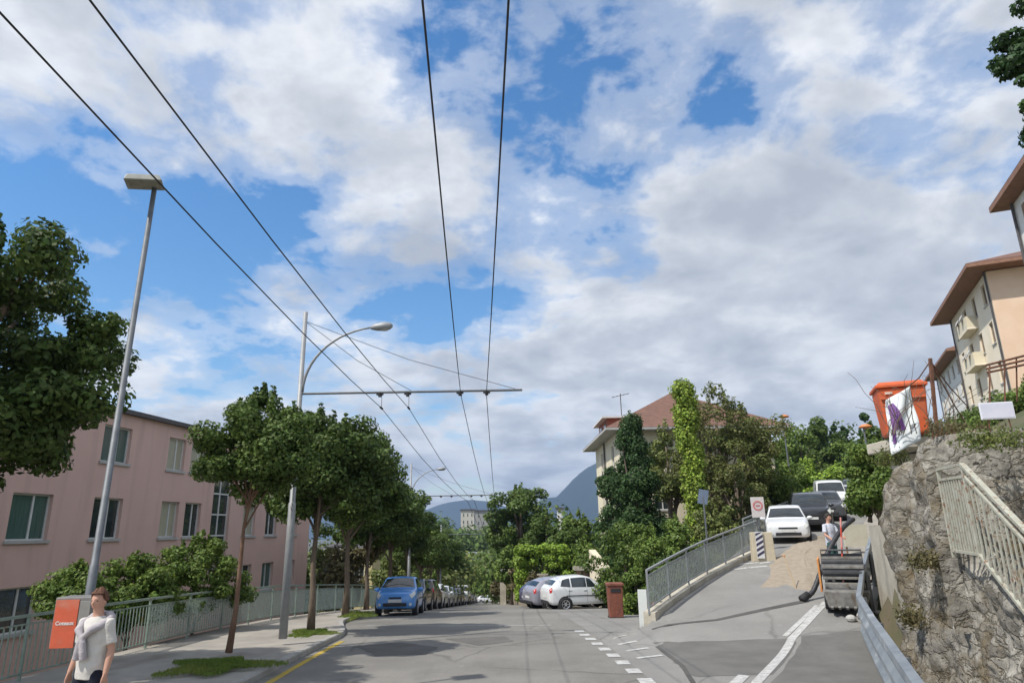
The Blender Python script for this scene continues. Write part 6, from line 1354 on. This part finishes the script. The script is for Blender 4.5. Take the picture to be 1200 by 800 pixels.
# ------------------------------------------------------------------ on top of the stone wall
c = aty(1061, 509, 12.2); ztop = c.z - .02
t = thing('plinth', 'pale slab plinth under the orange bin behind the top of the stone wall', 'plinth', (c.x + .35, 12.3, 0)); MB().box((0, .3, ztop - .14), (1.15, 1.2, .2)).build('block', beige_c, t, bevel=.02); MB().box((.45, .6, ztop - 1.1), (.8, .8, 1.65)).build('footing', beige_c, t)
t = thing('orange_bin', 'tall orange plastic waste container with lid standing on the stone wall behind the banner', 'container', (c.x, 12.2, ztop), R(-20))
mb = MB(); mb.box((0, 0, .42), (.66, .60, .84), taper=1.18); mb.build('body', orange_p, t, bevel=.03)
mb = MB(); mb.box((0, 0, .87), (.84, .78, .06)); mb.box((0, .01, .925), (.80, .74, .06), taper=.86); mb.build('lid', orange_p, t, bevel=.012)
MB().box((0, -.365, .64), (.72, .03, .035)).build('rim_band', orange_p, t, bevel=.006); MB().box((-.22, -.37, .74), (.12, .012, .04)).build('sticker', mat('sticker', (.7, .55, .45), .6), t)
MB().tube([(-.3, .42, .86), (.3, .42, .86)], .02, 8).build('handle', orange_p, t)
for s in (-1, 1): MB().lathe([(0, -.03), (.09, -.03), (.09, .03), (0, .03)], 14, (s * .3, .3, .08), 'X').build('wheel', blackm, t)
# banner
b0, b1, b2, b3 = aty(1038, 469, 11.5), aty(1067, 452, 11.45), aty(1080, 515, 11.3), aty(1045, 533, 11.35)
t = thing('banner', 'creased white banner with a purple letter A hanging over the stone wall', 'banner', tuple(b3)); rows = []
for i in range(22):
    a = i / 21; row = []
    for j in range(15):
        b = j / 14; p = (b0.lerp(b1, b)).lerp(b3.lerp(b2, b), a) - b3; p.y += .035 * math.sin(b * 8 + a * 3) * (1 - .5 * a) + .02 * math.sin(a * 9 + b * 5); row.append(p)
    rows.append(row)
bo = MB().grid(rows).build('cloth', mat('banner_cloth', (.62, .66, .66), .7, (.74, .77, .78), 3), t, smooth=True, solid=.006)
def bp(a, b): p = (b0.lerp(b1, b)).lerp(b3.lerp(b2, b), a) - b3; p.y += .035 * math.sin(b * 8 + a * 3) * (1 - .5 * a) + .02 * math.sin(a * 9 + b * 5) - .012; return p
purple = mat('banner_purple', (.13, .045, .20), .7, (.18, .07, .26), 8); gtx = mat('banner_grey', (.25, .26, .28), .7)
for quad in ([(.12, .10), (.12, .28), (.62, .56), (.62, .10)], [(.62, .09), (.62, .22), (.84, .20), (.84, .10)], [(.62, .34), (.62, .56), (.68, .58), (.68, .36)]):
    rows = [[bp(quad[0][0] * (1 - u) * (1 - v) + quad[3][0] * u * (1 - v) + quad[1][0] * (1 - u) * v + quad[2][0] * u * v, quad[0][1] * (1 - u) * (1 - v) + quad[3][1] * u * (1 - v) + quad[1][1] * (1 - u) * v + quad[2][1] * u * v) for v in np.linspace(0, 1, 5)] for u in np.linspace(0, 1, 9)]
    MB().grid(rows).build('letter_stroke', purple, bo)
for txt, a, b, s_ in (('208', .70, .80, .085), ('.........', .90, .48, .05)):
    if txt[0] != '.': text_mesh(txt, s_, gtx, 'lettering', bo, tuple(bp(a, b) - Vector((0, .012, 0))), (math.pi / 2, -.25, 0), bold=.003)
# rusty frame with tangled stems
c = aty(1098, 513, 10.8); tpp = aty(1090, 420, 10.8); t = thing('rusty_post', 'rusty leaning iron post with a crooked cross wire on top of the stone wall', 'post', tuple(c - Vector((0, 0, .1)))); v = tpp - c + Vector((0, 0, .1))
MB().bar((0, 0, 0), v, .045, .045).build('upright', rust, t)
for e in (aty(1140, 505, 11.3), aty(1133, 470, 11.4), aty(1062, 447, 11.6)): MB().tube([v * .97, (v * .97).lerp(e - c, .5) - Vector((0, 0, .06)), e - c], .010, 5).build('brace', rust, t)
a, b = aty(1155, 428, 10.5), aty(1215, 413, 9.8); t = thing('pergola_rail', 'old brown trellis rail with thin uprights at the right edge above the hedge', 'trellis', tuple(a))
for k in range(3): MB().tube([Vector((0, 0, -.06 * k)), b - a + Vector((0, 0, -.07 * k))], .018, 6).build('rail', rust, t)
for px, py in ((1160, 492), (1178, 480), (1192, 470)):
    e = aty(px, py, 10.3); MB().tube([e - a, (b - a) * ((px - 1155) / 60)], .012, 5).build('upright', rust, t)
def stems(name, lab, base, n, sd, h, m, spread=.5, leafmat=None, r=.008):
    rnd = random.Random(sd); t = thing(name, lab, 'plant', tuple(base)); mb = MB(); ends = []
    for k in range(n):
        p = Vector((rnd.uniform(-spread, spread), rnd.uniform(-.2, .2), 0)); d = Vector((rnd.uniform(-.5, .5), rnd.uniform(-.4, .2), 1)).normalized(); pts = [p]
        for j in range(5): p = p + d * h / 5 * rnd.uniform(.6, 1.2); d = (d + Vector((rnd.uniform(-.5, .5), rnd.uniform(-.3, .3), rnd.uniform(-.45, .1)))).normalized(); pts.append(p); ends.append(p)
        mb.tube(pts, [r * (1 - .13 * j) for j in range(6)], 5)
    mb.build('stems', m, t)
    if leafmat:
        rng = np.random.default_rng(sd); P = np.array([list(ends[rng.integers(len(ends))]) for _ in range(900)]) + rng.normal(size=(900, 3)) * .05; nr = rng.normal(size=(900, 3)); nr /= np.linalg.norm(nr, axis=1)[:, None]; o = bpy.data.objects.new('leaves', leaf_mesh('leaves', P, nr, .022, rng, leafmat)); COL.objects.link(o); o.parent = t
    return t
stems('dry_vine', 'tangle of bare brown stems around the rusty post and orange bin', aty(1078, 508, 11.2), 22, 1, 1.25, bark, .55)
stems('dry_vine', 'short reddish twigs on the wall top between the rusty post and the white notice board', aty(1125, 512, 9.6), 26, 2, .22, rust, .5, leaf_dr)
stems('wall_plant', 'yellow green weeds growing on the wall top below the white notice board', aty(1165, 522, 8.0), 30, 3, .16, leaf_ol, .42, leaf_ol)
stems('wall_plant', 'tuft of pale grass on the rounded left shoulder of the stone wall', aty(1046, 545, 11.6), 26, 4, .28, leaf_dr, .22, leaf_ol)
stems('wall_plant', 'brownish weeds rooted half way down the stone wall face', Vector(wl(9.6)) + nrm * -.12 + Vector((0, 0, 1.9)), 26, 6, .24, leaf_dr, .22, leaf_dr)
stems('wall_plant', 'brownish weeds low on the stone wall face near the steel barrier', Vector(wl(10.3)) + nrm * -.02 + Vector((0, 0, 1.1)), 26, 7, .26, leaf_dr, .22, leaf_dr)
a = aty(1168, 481, 8.8); t = thing('notice_board', 'white blank notice board tilted on thin legs above the stone wall', 'notice board', tuple(a), R(-14)); MB().box((0, 0, 0), (.40, .02, .225)).build('board', mat('notice_white', (.74, .75, .80), .5, (.8, .8, .84), 2), t, bevel=.004); MB().box((0, -.0125, 0), (.37, .004, .195)).build('sheet', mat('notice_sheet', (.60, .60, .70), .5, (.7, .7, .78), 3), t)
for s in (-1, 1): MB().tube([(s * .12, .02, -.05), (s * .13 + .03, .02, -.62)], .009, 6).build('leg', rust, t)
# blue-grey panel among the trees
a = aty(824, 582, 30); t = thing('solar_panel', 'small tilted blue grey panel on a pole among the trees above the ramp', 'panel', (a.x, 30, zside(10))); MB().tube([(0, 0, 0), (0, 0, a.z - zside(10))], .04, 8).build('pole', galv, t); MB().box((0, 0, a.z - zside(10)), (.42, .05, .62), ry=.2, rz=-.3).build('panel', mat('panel_blue', (.10, .13, .20), .25, (.14, .18, .26), 4, spec=.8), t, bevel=.01)
